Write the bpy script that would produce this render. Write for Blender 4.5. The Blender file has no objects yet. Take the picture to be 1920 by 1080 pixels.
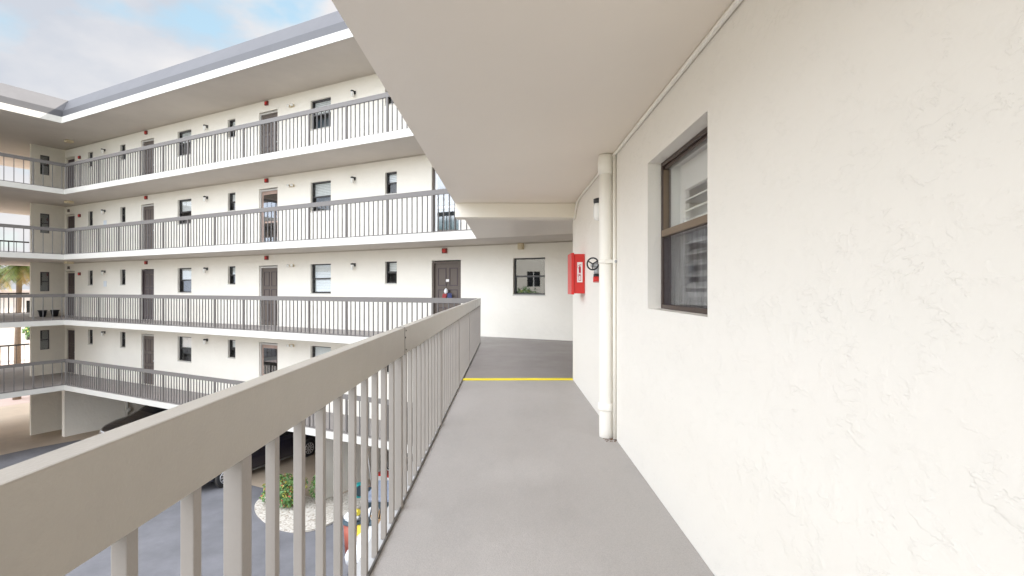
import bpy, bmesh, math, random
from mathutils import Matrix, Vector
R = math.radians
random.seed(7)
sc = bpy.context.scene
col = sc.collection

# ------------------------------------------------------------------ camera, sky, sun, exposure
CAMZ = 6.57
cam_d = bpy.data.cameras.new('camera'); cam = bpy.data.objects.new('camera', cam_d); col.objects.link(cam)
cam.location = (0, 0, CAMZ); cam.rotation_euler = (R(90), 0, 0)
cam_d.sensor_width = 36; cam_d.lens = 18.0; cam_d.clip_start = 0.05; cam_d.clip_end = 2000
sc.camera = cam
PH = R(27.0)
F = Matrix.Translation((0, 13.25, 0)) @ Matrix.Rotation(-PH, 4, 'Z')      # far wing: x along its wall, y into the building
Cf = Matrix.Rotation(R(0.597), 4, 'Z')                                    # near walkway: y along it
SUN = (F.to_3x3() @ Vector((0.55, 1.0, 1.0))).normalized()
SUN_EL = math.asin(SUN.z); SUN_AZ = math.atan2(SUN.x, SUN.y)

def build_world():
    w = bpy.data.worlds.new('World'); sc.world = w; w.use_nodes = True
    nt = w.node_tree; nt.nodes.clear(); N = nt.nodes.new; L = nt.links.new
    out = N('ShaderNodeOutputWorld'); bg = N('ShaderNodeBackground'); bg.inputs['Strength'].default_value = 0.12
    sky = N('ShaderNodeTexSky'); sky.sky_type = 'NISHITA'; sky.sun_disc = False
    sky.sun_elevation = SUN_EL; sky.sun_rotation = SUN_AZ; sky.air_density = 1.0; sky.dust_density = 1.0
    tc = N('ShaderNodeTexCoord'); mp = N('ShaderNodeMapping'); mp.inputs['Scale'].default_value = (1, 1, 1.7)
    mp.inputs['Location'].default_value = (1.7, 2.6, 0.9)
    L(tc.outputs['Generated'], mp.inputs['Vector'])
    n1 = N('ShaderNodeTexNoise'); n1.inputs['Scale'].default_value = 4.2; n1.inputs['Detail'].default_value = 5; n1.inputs['Roughness'].default_value = 0.5
    L(mp.outputs['Vector'], n1.inputs['Vector'])
    r1 = N('ShaderNodeValToRGB'); r1.color_ramp.elements[0].position = 0.355; r1.color_ramp.elements[1].position = 0.46
    L(n1.outputs['Fac'], r1.inputs['Fac'])
    n2 = N('ShaderNodeTexNoise'); n2.inputs['Scale'].default_value = 3.6; n2.inputs['Detail'].default_value = 6
    L(mp.outputs['Vector'], n2.inputs['Vector'])
    r2 = N('ShaderNodeValToRGB')
    r2.color_ramp.elements[0].position = 0.40; r2.color_ramp.elements[0].color = (0.70, 0.74, 0.82, 1)
    r2.color_ramp.elements[1].position = 0.58; r2.color_ramp.elements[1].color = (0.95, 0.935, 0.945, 1)
    L(n2.outputs['Fac'], r2.inputs['Fac'])
    # an overcast sky grows brighter towards the zenith
    sep = N('ShaderNodeSeparateXYZ'); L(tc.outputs['Generated'], sep.inputs[0])
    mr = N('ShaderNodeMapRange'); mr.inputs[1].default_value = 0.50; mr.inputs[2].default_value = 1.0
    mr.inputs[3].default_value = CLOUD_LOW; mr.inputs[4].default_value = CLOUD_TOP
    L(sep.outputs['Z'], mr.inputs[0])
    # added brightening of the unseen sky behind the viewer, to light the walls
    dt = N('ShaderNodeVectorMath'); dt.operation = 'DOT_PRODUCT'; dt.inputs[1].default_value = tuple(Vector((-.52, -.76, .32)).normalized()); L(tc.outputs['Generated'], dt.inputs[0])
    md = N('ShaderNodeMapRange'); md.inputs[1].default_value = 0.12; md.inputs[2].default_value = 0.9; md.inputs[3].default_value = 0; md.inputs[4].default_value = FILL_BANK
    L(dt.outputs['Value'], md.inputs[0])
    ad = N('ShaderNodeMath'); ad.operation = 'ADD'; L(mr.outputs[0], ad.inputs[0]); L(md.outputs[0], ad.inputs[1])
    vm = N('ShaderNodeVectorMath'); vm.operation = 'SCALE'
    L(r2.outputs['Color'], vm.inputs[0]); L(ad.outputs[0], vm.inputs['Scale'])
    sk = N('ShaderNodeVectorMath'); sk.operation = 'MULTIPLY'; sk.inputs[1].default_value = (SKY_GAIN * .9, SKY_GAIN, SKY_GAIN * .78)
    L(sky.outputs['Color'], sk.inputs[0])
    pal = N('ShaderNodeVectorMath'); pal.operation = 'ADD'; pal.inputs[1].default_value = (1.2, 1.5, 1.8); L(sk.outputs[0], pal.inputs[0])
    mx = N('ShaderNodeMix'); mx.data_type = 'RGBA'
    L(r1.outputs['Color'], mx.inputs[0]); L(pal.outputs[0], mx.inputs[6]); L(vm.outputs[0], mx.inputs[7])
    tint = N('ShaderNodeMix'); tint.data_type = 'RGBA'; tint.blend_type = 'MULTIPLY'; tint.inputs[7].default_value = (.915, .96, 1.0, 1)
    tf = N('ShaderNodeMapRange'); tf.inputs[1].default_value = .2; tf.inputs[2].default_value = .6; L(dt.outputs['Value'], tf.inputs[0]); L(tf.outputs[0], tint.inputs[0])
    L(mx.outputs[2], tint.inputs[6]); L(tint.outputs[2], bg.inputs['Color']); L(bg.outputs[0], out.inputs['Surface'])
CLOUD_LOW = 3.4; CLOUD_TOP = 15.0; FILL_BANK = 21.0; SKY_GAIN = .55
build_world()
sd = bpy.data.lights.new('sun', 'SUN'); sd.energy = 4.5; sd.angle = R(1.0); sd.color = (1, 0.93, 0.82)
so = bpy.data.objects.new('sun', sd); col.objects.link(so)
so.rotation_euler = SUN.to_track_quat('Z', 'Y').to_euler()
sc.view_settings.view_transform = 'Standard'; sc.view_settings.look = 'None'; sc.view_settings.gamma = 1
sc.view_settings.exposure = 1.19
sc.render.engine = 'CYCLES'
sc.cycles.max_bounces = 10; sc.cycles.diffuse_bounces = 7; sc.cycles.transparent_max_bounces = 12

# ------------------------------------------------------------------ materials
M = {}
def mat(name, c, rough=0.6, spec=0.5, metal=0.0, var=0.0, vscale=3.0, bump=None, coat=0.0):
    """bump = list of (scale, distance, detail)"""
    m = bpy.data.materials.new(name); m.use_nodes = True; nt = m.node_tree; p = nt.nodes['Principled BSDF']
    N = nt.nodes.new; L = nt.links.new
    p.inputs['Base Color'].default_value = (*c, 1); p.inputs['Roughness'].default_value = rough
    p.inputs['Specular IOR Level'].default_value = spec; p.inputs['Metallic'].default_value = metal
    p.inputs['Coat Weight'].default_value = coat
    tc = N('ShaderNodeTexCoord')
    if var:
        n = N('ShaderNodeTexNoise'); n.inputs['Scale'].default_value = vscale; n.inputs['Detail'].default_value = 6; n.inputs['Roughness'].default_value = 0.65
        L(tc.outputs['Object'], n.inputs['Vector'])
        r = N('ShaderNodeMapRange'); r.inputs[1].default_value = .3; r.inputs[2].default_value = .7
        r.inputs[3].default_value = 1 - var; r.inputs[4].default_value = 1 + var
        L(n.outputs['Fac'], r.inputs[0])
        v = N('ShaderNodeVectorMath'); v.operation = 'SCALE'; v.inputs[0].default_value = c; L(r.outputs[0], v.inputs['Scale'])
        L(v.outputs[0], p.inputs['Base Color'])
    prev = None
    for (s, d, det) in (bump or []):
        n = N('ShaderNodeTexNoise'); n.inputs['Scale'].default_value = s; n.inputs['Detail'].default_value = det
        L(tc.outputs['Object'], n.inputs['Vector'])
        b = N('ShaderNodeBump'); b.inputs['Strength'].default_value = 1; b.inputs['Distance'].default_value = d
        L(n.outputs['Fac'], b.inputs['Height'])
        if prev: L(prev.outputs[0], b.inputs['Normal'])
        prev = b
    if prev: L(prev.outputs[0], p.inputs['Normal'])
    M[name] = m
    return m

mat('wall_far', (.85, .81, .73), .85, .3, var=.025, vscale=1.2, bump=[(9, .012, 3)])
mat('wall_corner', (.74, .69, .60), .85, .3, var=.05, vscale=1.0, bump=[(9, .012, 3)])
mat('slab_margin', (.44, .43, .42), .7, .3, var=.06, vscale=2.5, bump=[(60, .001, 2)])
mat('slab_white', (.58, .56, .515), .7, .3, var=.03, vscale=1.5)
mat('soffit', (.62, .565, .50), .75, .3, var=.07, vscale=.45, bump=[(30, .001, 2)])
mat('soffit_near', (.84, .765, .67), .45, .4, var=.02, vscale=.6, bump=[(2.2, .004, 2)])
mat('beam_paint', (.85, .80, .70), .7, .3, var=.02, bump=[(30, .001, 2)])
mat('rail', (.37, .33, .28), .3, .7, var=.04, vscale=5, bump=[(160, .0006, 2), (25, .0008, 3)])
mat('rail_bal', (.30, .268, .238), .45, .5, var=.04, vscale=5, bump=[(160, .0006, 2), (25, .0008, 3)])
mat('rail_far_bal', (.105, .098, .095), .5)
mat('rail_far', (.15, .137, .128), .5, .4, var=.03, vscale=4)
mat('rail_joint', (.05, .045, .04), .7)
mat('channel', (.12, .11, .10), .6)
mat('black_metal', (.02, .02, .022), .4)
mat('mansard', (.115, .112, .118), .6, .3, var=.06, vscale=1.5)
mat('mansard_dark', (.10, .098, .104), .55, .4, var=.04, vscale=1.5)
mat('door_brown', (.12, .095, .08), .5, .4, var=.03)
mat('door_dark', (.075, .055, .058), .5, .4, var=.03)
mat('door_pink_reflection', (.42, .30, .25), .12, .6, var=.25, vscale=2.5)  # pinkish reflection of the storm door painted into its base colour
mat('door_frame_light', (.55, .53, .50), .5)
mat('win_dark', (.035, .032, .032), .4)
mat('win_bronze', (.05, .028, .02), .35, .5)
mat('bronze_light', (.17, .115, .07), .4, .5)
mat('blind', (.80, .81, .80), .7)
mat('shutter', (.82, .80, .76), .45, .4)
mat('interior', (.13, .12, .11), .9)
mat('room', (.45, .43, .40), .9)
mat('pipe_paint', (.87, .835, .76), .4, .5, var=.02, bump=[(12, .001, 2)])
mat('lamp_glass', (.85, .84, .80), .25, .5)
mat('red_paint', (.62, .025, .02), .35, .5, var=.04)
mat('red_alarm', (.20, .03, .025), .4)
mat('white_paper', (.82, .78, .76), .6)
mat('ink_red', (.45, .01, .04), .6)
mat('ink_black', (.02, .02, .02), .6)
mat('cream_plastic', (.66, .56, .38), .5)
mat('grey_metal', (.45, .46, .47), .35, .5, metal=.6)
mat('yellow', (.93, .76, .03), .5, .4, var=.03, vscale=9)
mat('navy_paint', (.006, .007, .02), .15, .5, coat=1.0)
mat('black_paint', (.012, .012, .014), .18, .5, coat=1.0)
mat('tyre', (.018, .017, .018), .85, bump=[(60, .002, 1)])
mat('rim', (.62, .63, .65), .3, .5, metal=.7)
mat('car_glass', (.01, .012, .015), .05, .6)
mat('headlamp', (.6, .62, .65), .1, .6)
mat('trim_chrome', (.45, .5, .55), .15, .5, metal=.9)
mat('white_paint', (.82, .83, .84), .3, .5, coat=.5)
mat('tarp', (.20, .23, .30), .5, .4, var=.1, vscale=5)
mat('bin_red', (.33, .08, .05), .5, var=.05)
mat('bin_slate', (.05, .08, .10), .5)
mat('plastic_white', (.82, .83, .83), .35, bump=[(14, .03, 3)])
mat('cardboard', (.48, .30, .15), .8, var=.08)
mat('teal', (.03, .40, .40), .4)
mat('plastic_yellow', (.62, .50, .05), .4)
mat('orange_paint', (.70, .16, .07), .5)
mat('clear_plastic', (.65, .68, .72), .2)
mat('leaf', (.09, .19, .05), .45, .5, var=.45, vscale=7)
mat('leaf_yellow', (.38, .38, .07), .5, .5, var=.3, vscale=7)
mat('leaf_red', (.42, .10, .06), .5, .4, var=.3, vscale=7)
mat('palm_leaf', (.17, .21, .05), .5, .4, var=.4, vscale=3)
mat('palm_dry', (.45, .33, .12), .7, var=.3, vscale=3)
mat('bark', (.24, .18, .13), .9, var=.2, vscale=6, bump=[(12, .02, 3)])
mat('hedge', (.06, .12, .025), .6, var=.4, vscale=4)
mat('grass', (.10, .13, .06), .9, var=.3, vscale=2)
mat('far_stucco', (.58, .56, .52), .8, var=.03)
mat('far_roof', (.35, .30, .27), .8, var=.1)
mat('soil', (.25, .18, .13), .95, var=.25, vscale=8)
mat('sign_pale', (.66, .70, .74), .4)

def asphalt():
    m = mat('asphalt', (.165, .162, .172), .85, .35, var=.2, vscale=.9, bump=[(90, .004, 2)])
def concrete():
    mat('carport_floor', (.46, .37, .28), .55, .4, var=.14, vscale=.7, bump=[(60, .002, 2)])
    mat('pink_paving', (.50, .38, .33), .8, .3, var=.08, vscale=.5)
def gravel():
    m = mat('gravel', (.78, .73, .66), .9, .2, bump=[(35, .02, 2)])
    nt = m.node_tree; N = nt.nodes.new; L = nt.links.new
    tc = N('ShaderNodeTexCoord'); v = N('ShaderNodeTexVoronoi'); v.inputs['Scale'].default_value = 22
    L(tc.outputs['Object'], v.inputs['Vector'])
    r = N('ShaderNodeValToRGB'); r.color_ramp.elements[0].color = (.66, .62, .56, 1); r.color_ramp.elements[1].color = (.34, .28, .22, 1)
    e = r.color_ramp.elements.new(.6); e.color = (.56, .51, .44, 1)
    sp = N('ShaderNodeSeparateColor'); L(v.outputs['Color'], sp.inputs[0]); L(sp.outputs[0], r.inputs['Fac'])
    L(r.outputs['Color'], nt.nodes['Principled BSDF'].inputs['Base Color'])
asphalt(); concrete(); gravel()

def floor_mat(name, c, speck):
    m = mat(name, c, .5, .45, bump=[(170, .0012, 3), (6, .003, 2)])
    nt = m.node_tree; N = nt.nodes.new; L = nt.links.new; p = nt.nodes['Principled BSDF']
    tc = N('ShaderNodeTexCoord')
    a = N('ShaderNodeTexNoise'); a.inputs['Scale'].default_value = 1.6; a.inputs['Detail'].default_value = 7; a.inputs['Roughness'].default_value = .6
    b = N('ShaderNodeTexNoise'); b.inputs['Scale'].default_value = 230; b.inputs['Detail'].default_value = 2
    for n in (a, b): L(tc.outputs['Object'], n.inputs['Vector'])
    ra = N('ShaderNodeMapRange'); ra.inputs[1].default_value = .3; ra.inputs[2].default_value = .7; ra.inputs[3].default_value = .93; ra.inputs[4].default_value = 1.06
    rb = N('ShaderNodeMapRange'); rb.inputs[1].default_value = .3; rb.inputs[2].default_value = .7; rb.inputs[3].default_value = 1 - speck; rb.inputs[4].default_value = 1 + speck
    L(a.outputs['Fac'], ra.inputs[0]); L(b.outputs['Fac'], rb.inputs[0])
    mu = N('ShaderNodeMath'); mu.operation = 'MULTIPLY'; L(ra.outputs[0], mu.inputs[0]); L(rb.outputs[0], mu.inputs[1])
    # soft worn and stained patches, stretched along the traffic
    mp = N('ShaderNodeMapping'); mp.inputs['Scale'].default_value = (2.2, .7, 1); L(tc.outputs['Object'], mp.inputs[0])
    q = N('ShaderNodeTexNoise'); q.inputs['Scale'].default_value = 1.3; q.inputs['Detail'].default_value = 9; q.inputs['Roughness'].default_value = .72; L(mp.outputs[0], q.inputs['Vector'])
    rq = N('ShaderNodeMapRange'); rq.inputs[1].default_value = .50; rq.inputs[2].default_value = .62; rq.inputs[3].default_value = 1.0; rq.inputs[4].default_value = .95; L(q.outputs['Fac'], rq.inputs[0])
    m2 = N('ShaderNodeMath'); m2.operation = 'MULTIPLY'; L(mu.outputs[0], m2.inputs[0]); L(rq.outputs[0], m2.inputs[1]); mu = m2
    v = N('ShaderNodeVectorMath'); v.operation = 'SCALE'; v.inputs[0].default_value = c; L(mu.outputs[0], v.inputs['Scale'])
    L(v.outputs[0], p.inputs['Base Color'])
    rr = N('ShaderNodeMapRange'); rr.inputs[1].default_value = .3; rr.inputs[2].default_value = .7; rr.inputs[3].default_value = .38; rr.inputs[4].default_value = .6
    L(a.outputs['Fac'], rr.inputs[0]); L(rr.outputs[0], p.inputs['Roughness'])
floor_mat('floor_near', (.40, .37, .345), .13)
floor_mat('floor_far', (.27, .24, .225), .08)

def stucco_near():
    """smooth stucco with sparse trowel creases and ridges"""
    m = mat('stucco_near', (.83, .792, .725), .8, .3)
    nt = m.node_tree; N = nt.nodes.new; L = nt.links.new; p = nt.nodes['Principled BSDF']
    tc = N('ShaderNodeTexCoord')
    def noise(s, d, dist, off=0):
        mp = N('ShaderNodeMapping'); mp.inputs['Location'].default_value = (off, off * .7, off * .3)
        L(tc.outputs['Object'], mp.inputs['Vector'])
        n = N('ShaderNodeTexNoise'); n.inputs['Scale'].default_value = s; n.inputs['Detail'].default_value = d; n.inputs['Distortion'].default_value = dist
        L(mp.outputs['Vector'], n.inputs['Vector']); return n
    def math_(op, a, b=None):
        n = N('ShaderNodeMath'); n.operation = op
        for i, q in enumerate((a, b)):
            if q is None: continue
            if isinstance(q, (int, float)): n.inputs[i].default_value = q
            else: L(q, n.inputs[i])
        return n.outputs[0]
    def layer(sc_, off, lo, hi, rot):
        mp = N('ShaderNodeMapping'); mp.inputs['Scale'].default_value = (1, .75, 1.35); mp.inputs['Rotation'].default_value = (rot, 0, 0); mp.inputs['Location'].default_value = (off, off, off)
        L(tc.outputs['Object'], mp.inputs['Vector'])
        n = N('ShaderNodeTexNoise'); n.inputs['Scale'].default_value = sc_; n.inputs['Detail'].default_value = 6; n.inputs['Roughness'].default_value = .62; n.inputs['Distortion'].default_value = .25
        L(mp.outputs['Vector'], n.inputs['Vector'])
        st = N('ShaderNodeMapRange'); st.interpolation_type = 'SMOOTHSTEP'; st.inputs[1].default_value = .5; st.inputs[2].default_value = .525; L(n.outputs['Fac'], st.inputs[0])
        d = math_('ABSOLUTE', math_('SUBTRACT', n.outputs['Fac'], .512))
        cr = N('ShaderNodeMapRange'); cr.inputs[1].default_value = 0; cr.inputs[2].default_value = .012; cr.inputs[3].default_value = 1; cr.inputs[4].default_value = 0; L(d, cr.inputs[0])
        k = noise(sc_ * .9, 4, .3, off + 5.3)
        mk = N('ShaderNodeMapRange'); mk.interpolation_type = 'SMOOTHSTEP'; mk.inputs[1].default_value = lo; mk.inputs[2].default_value = hi; L(k.outputs['Fac'], mk.inputs[0])
        return math_('MULTIPLY', st.outputs[0], mk.outputs[0]), math_('MULTIPLY', cr.outputs[0], mk.outputs[0])
    ha, ca = layer(7.5, 0.0, .46, .62, 1.1); hb, cb_ = layer(14.0, 3.7, .46, .62, .6)
    h = math_('ADD', ha, math_('MULTIPLY', hb, .6)); cr_all = math_('ADD', ca, math_('MULTIPLY', cb_, .6))
    b = N('ShaderNodeBump'); b.inputs['Strength'].default_value = .38; b.inputs['Distance'].default_value = .004; L(h, b.inputs['Height'])
    s = noise(11, 5, .2, 2)
    b2 = N('ShaderNodeBump'); b2.inputs['Strength'].default_value = .5; b2.inputs['Distance'].default_value = .005; L(s.outputs['Fac'], b2.inputs['Height'])
    L(b.outputs[0], b2.inputs['Normal'])
    g = noise(150, 2, 0, 1)
    b3 = N('ShaderNodeBump'); b3.inputs['Strength'].default_value = .5; b3.inputs['Distance'].default_value = .0006; L(g.outputs['Fac'], b3.inputs['Height'])
    L(b2.outputs[0], b3.inputs['Normal']); L(b3.outputs[0], p.inputs['Normal'])
    # slightly darker colour along the creases
    crease_tone = math_('MULTIPLY', cr_all, .05)
    mx = N('ShaderNodeMix'); mx.data_type = 'RGBA'; L(crease_tone, mx.inputs[0])
    mx.inputs[6].default_value = (.83, .792, .725, 1); mx.inputs[7].default_value = (.38, .36, .33, 1)
    L(mx.outputs[2], p.inputs['Base Color'])
stucco_near()

def glass(name, tint, refl=.12, rough=.02):
    m = bpy.data.materials.new(name); m.use_nodes = True; nt = m.node_tree; nt.nodes.clear(); N = nt.nodes.new; L = nt.links.new
    o = N('ShaderNodeOutputMaterial'); t = N('ShaderNodeBsdfTransparent'); t.inputs[0].default_value = (*tint, 1)
    g = N('ShaderNodeBsdfGlossy'); g.inputs['Roughness'].default_value = rough; g.inputs['Color'].default_value = (.95, .97, 1, 1)
    f = N('ShaderNodeLayerWeight'); f.inputs[0].default_value = .5
    pw = N('ShaderNodeMath'); pw.operation = 'POWER'; pw.inputs[1].default_value = 4.5; L(f.outputs['Facing'], pw.inputs[0])
    a = N('ShaderNodeMath'); a.operation = 'ADD'; a.inputs[1].default_value = refl; L(pw.outputs[0], a.inputs[0]); a.use_clamp = True
    mx = N('ShaderNodeMixShader'); L(a.outputs[0], mx.inputs[0]); L(t.outputs[0], mx.inputs[1]); L(g.outputs[0], mx.inputs[2]); L(mx.outputs[0], o.inputs[0])
    M[name] = m
glass('glass', (.96, .97, .97), .02)
glass('glass_mirror', (.45, .47, .48), .15)
def screen_mat():
    m = bpy.data.materials.new('insect_screen'); m.use_nodes = True; nt = m.node_tree; nt.nodes.clear(); N = nt.nodes.new; L = nt.links.new
    o = N('ShaderNodeOutputMaterial'); t = N('ShaderNodeBsdfTransparent'); d = N('ShaderNodeBsdfDiffuse'); d.inputs[0].default_value = (.10, .09, .095, 1)
    tc = N('ShaderNodeTexCoord'); mp = N('ShaderNodeMapping'); mp.inputs['Scale'].default_value = (6, 22, 3); L(tc.outputs['Object'], mp.inputs[0])
    n = N('ShaderNodeTexNoise'); n.inputs['Scale'].default_value = 1; n.inputs['Detail'].default_value = 6; L(mp.outputs[0], n.inputs['Vector'])
    r = N('ShaderNodeMapRange'); r.inputs[1].default_value = .3; r.inputs[2].default_value = .7; r.inputs[3].default_value = .34; r.inputs[4].default_value = .56; L(n.outputs['Fac'], r.inputs[0])
    mx = N('ShaderNodeMixShader'); L(r.outputs[0], mx.inputs[0]); L(t.outputs[0], mx.inputs[1]); L(d.outputs[0], mx.inputs[2]); L(mx.outputs[0], o.inputs[0])
    M['insect_screen'] = m
screen_mat()

# ------------------------------------------------------------------ mesh helpers
class MB:
    def __init__(s): s.v = []; s.f = []; s.m = []; s.sm = []; s.T = None
    def add(s, vs, fs, mi=0, smooth=False):
        o = len(s.v)
        for p in vs:
            p = Vector(p)
            if s.T: p = s.T(p)
            s.v.append(tuple(p))
        for f in fs: s.f.append([i + o for i in f]); s.m.append(mi); s.sm.append(smooth)
        return s
    def box(s, x0, x1, y0, y1, z0, z1, mi=0):
        return s.add([(x0, y0, z0), (x1, y0, z0), (x1, y1, z0), (x0, y1, z0), (x0, y0, z1), (x1, y0, z1), (x1, y1, z1), (x0, y1, z1)],
                     [(3, 2, 1, 0), (4, 5, 6, 7), (0, 1, 5, 4), (1, 2, 6, 5), (2, 3, 7, 6), (3, 0, 4, 7)], mi)
    def prism(s, poly, z0, z1, mi=0, mtop=None, mside=None):
        n = len(poly); o = len(s.v)
        a = sum(poly[i][0] * poly[(i + 1) % n][1] - poly[(i + 1) % n][0] * poly[i][1] for i in range(n))
        if a < 0: poly = poly[::-1]
        s.add([(p[0], p[1], z0) for p in poly] + [(p[0], p[1], z1) for p in poly], [])
        def af(f, m): s.f.append([i + o for i in f]); s.m.append(m); s.sm.append(False)
        af(list(range(n))[::-1], mi); af([n + i for i in range(n)], mi if mtop is None else mtop)
        for i in range(n): af([i, (i + 1) % n, n + (i + 1) % n, n + i], mi if mside is None else mside)
        return s
    def tube(s, pts, r, n=10, mi=0, caps=True):
        pts = [Vector(p) for p in pts]; rs = r if isinstance(r, (list, tuple)) else [r] * len(pts)
        vs = []; up = None
        for i, p in enumerate(pts):
            d = (pts[min(i + 1, len(pts) - 1)] - pts[max(i - 1, 0)]).normalized()
            if up is None:
                up = Vector((0, 0, 1)) if abs(d.z) < .9 else Vector((1, 0, 0))
            a = d.cross(up).normalized(); b = a.cross(d).normalized(); up = b
            for k in range(n):
                t = 2 * math.pi * k / n; vs.append(p + (a * math.cos(t) + b * math.sin(t)) * rs[i])
        fs = []
        for i in range(len(pts) - 1):
            for k in range(n): fs.append((i * n + k, i * n + (k + 1) % n, (i + 1) * n + (k + 1) % n, (i + 1) * n + k))
        s.add(vs, fs, mi, True)
        if caps:
            o = len(s.v) - len(vs)
            s.f.append([o + k for k in range(n)][::-1]); s.m.append(mi); s.sm.append(False)
            s.f.append([o + (len(pts) - 1) * n + k for k in range(n)]); s.m.append(mi); s.sm.append(False)
        return s
    def lathe(s, prof, c=(0, 0, 0), n=24, axis='z', mi=0, smooth=True):
        vs = []
        for (r, h) in prof:
            for k in range(n):
                t = 2 * math.pi * k / n; a, b = r * math.cos(t), r * math.sin(t)
                q = {'z': (a, b, h), 'x': (h, a, b), 'y': (b, h, a)}[axis]
                vs.append((q[0] + c[0], q[1] + c[1], q[2] + c[2]))
        fs = []
        for i in range(len(prof) - 1):
            for k in range(n): fs.append((i * n + k, i * n + (k + 1) % n, (i + 1) * n + (k + 1) % n, (i + 1) * n + k))
        fs.append(tuple(range(n))[::-1]); fs.append(tuple((len(prof) - 1) * n + k for k in range(n)))
        s.add(vs, fs, mi, smooth); s.sm[-1] = s.sm[-2] = False
        return s
    def build(s, name, mats, parent=None, bevel=0, subsurf=0, recalc=True, kind=None):
        me = bpy.data.meshes.new(name); me.from_pydata(s.v, [], s.f)
        if not isinstance(mats, (list, tuple)): mats = [mats]
        for q in mats: me.materials.append(M[q])
        for i, p in enumerate(me.polygons): p.material_index = s.m[i]; p.use_smooth = s.sm[i]
        me.update()
        if recalc:
            bm = bmesh.new(); bm.from_mesh(me); bmesh.ops.recalc_face_normals(bm, faces=bm.faces); bm.to_mesh(me); bm.free()
        o = bpy.data.objects.new(name, me); col.objects.link(o)
        if parent: o.parent = parent
        if bevel:
            b = o.modifiers.new('bevel', 'BEVEL'); b.width = bevel; b.segments = 2; b.limit_method = 'ANGLE'; b.harden_normals = False
        if subsurf:
            b = o.modifiers.new('subsurf', 'SUBSURF'); b.levels = subsurf; b.render_levels = subsurf
        if kind: o['kind'] = kind
        return o

def tag(o, label=None, cat=None, group=None, kind=None):
    if label: o['label'] = label
    if cat: o['category'] = cat
    if group: o['group'] = group
    if kind: o['kind'] = kind
    return o
def thing(name, label, cat, mtx=None, loc=(0, 0, 0), rz=0, group=None):
    o = bpy.data.objects.new(name, None); col.objects.link(o); o.empty_display_size = .2
    o.matrix_world = (mtx or Matrix.Identity(4)) @ Matrix.Translation(loc) @ Matrix.Rotation(rz, 4, 'Z')
    return tag(o, label, cat, group)
def place(o, mtx, loc=(0, 0, 0), rz=0):
    o.matrix_world = mtx @ Matrix.Translation(loc) @ Matrix.Rotation(rz, 4, 'Z'); return o
def copy_tree(o, parent=None):
    c = o.copy(); col.objects.link(c); c.parent = parent
    for ch in list(o.children): copy_tree(ch, c)
    return c
def copy_thing(o, label, mtx, loc, rz=0):
    c = copy_tree(o); place(c, mtx, loc, rz); c['label'] = label; return c

LV = {1: 2.64, 2: 5.28, 3: 7.92, 4: 10.56}
ROOF = 13.0
ORD = {1: 'lowest', 2: 'second', 3: 'third', 4: 'top'}
Finv = F.inverted(); Cinv = Cf.inverted()
def F2C(u, v): p = Cinv @ (F @ Vector((u, v, 0))); return (p.x, p.y)
def C2F(x, y): p = Finv @ (Cf @ Vector((x, y, 0))); return (p.x, p.y)
SLABV = -1.58; RAILV = -1.50
def on_line_C(x, v):           # point with near-frame x on the far-frame line v = const
    a = Vector(F2C(-5, v)); b = Vector(F2C(5, v)); t = (x - a.x) / (b.x - a.x); return (x, a.y + t * (b.y - a.y))

# ------------------------------------------------------------------ ground
g = MB().add([(-600, -600, 0), (600, -600, 0), (600, 600, 0), (-600, 600, 0)], [(0, 1, 2, 3)]).build('ground', 'grass', recalc=False); tag(g, kind='structure')
def sheet(name, pts, z, m, mtx=F):
    o = MB().add([(p[0], p[1], 0) for p in pts], [tuple(range(len(pts)))]).build(name, m); place(o, mtx, (0, 0, z)); o['kind'] = 'structure'
    if o.data.polygons[0].normal.z < 0: o.data.flip_normals()
    return o
sheet('driveway', [(-21.0, -40), (25, -40), (25, -.55), (-20.7, -.55), (-21.0, -2.0)], .004, 'asphalt')
sheet('carport_floor', [(-20.7, -.55), (25, -.55), (25, 12), (-32, 12), (-32, -40), (-21.0, -40), (-21.0, -2.0)], .006, 'carport_floor')
sheet('outer_path', [(-32, -40), (-32, 24), (-75, 24), (-75, -40)], .008, 'pink_paving')
# gravel bed in front of the fin wall, with its low kerb edge
gp = [(-8.15, -.60), (-8.2, -1.2), (-7.75, -1.75), (-6.9, -2.15), (-5.9, -2.35), (-5.2, -2.2), (-4.9, -1.6), (-4.95, -.9), (-4.9, .9), (-5.6, 1.4), (-6.15, 1.4), (-6.15, -.35), (-6.65, -.35), (-6.65, -.1), (-7.6, -.1)]
def smooth_poly(p, k=2):
    for _ in range(k):
        q = []
        for i in range(len(p)):
            a, b = Vector(p[i]), Vector(p[(i + 1) % len(p)]); q += [tuple(a * .75 + b * .25), tuple(a * .25 + b * .75)]
        p = q
    return p
gb = MB().prism(smooth_poly(gp[:9] + [(-5.6, 1.2), (-6.1, 1.2), (-6.1, -.45), (-7.6, -.45)], 2), 0, .05).build('gravel_bed', 'gravel'); place(gb, F, (0, 0, .01)); gb['kind'] = 'structure'

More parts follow.
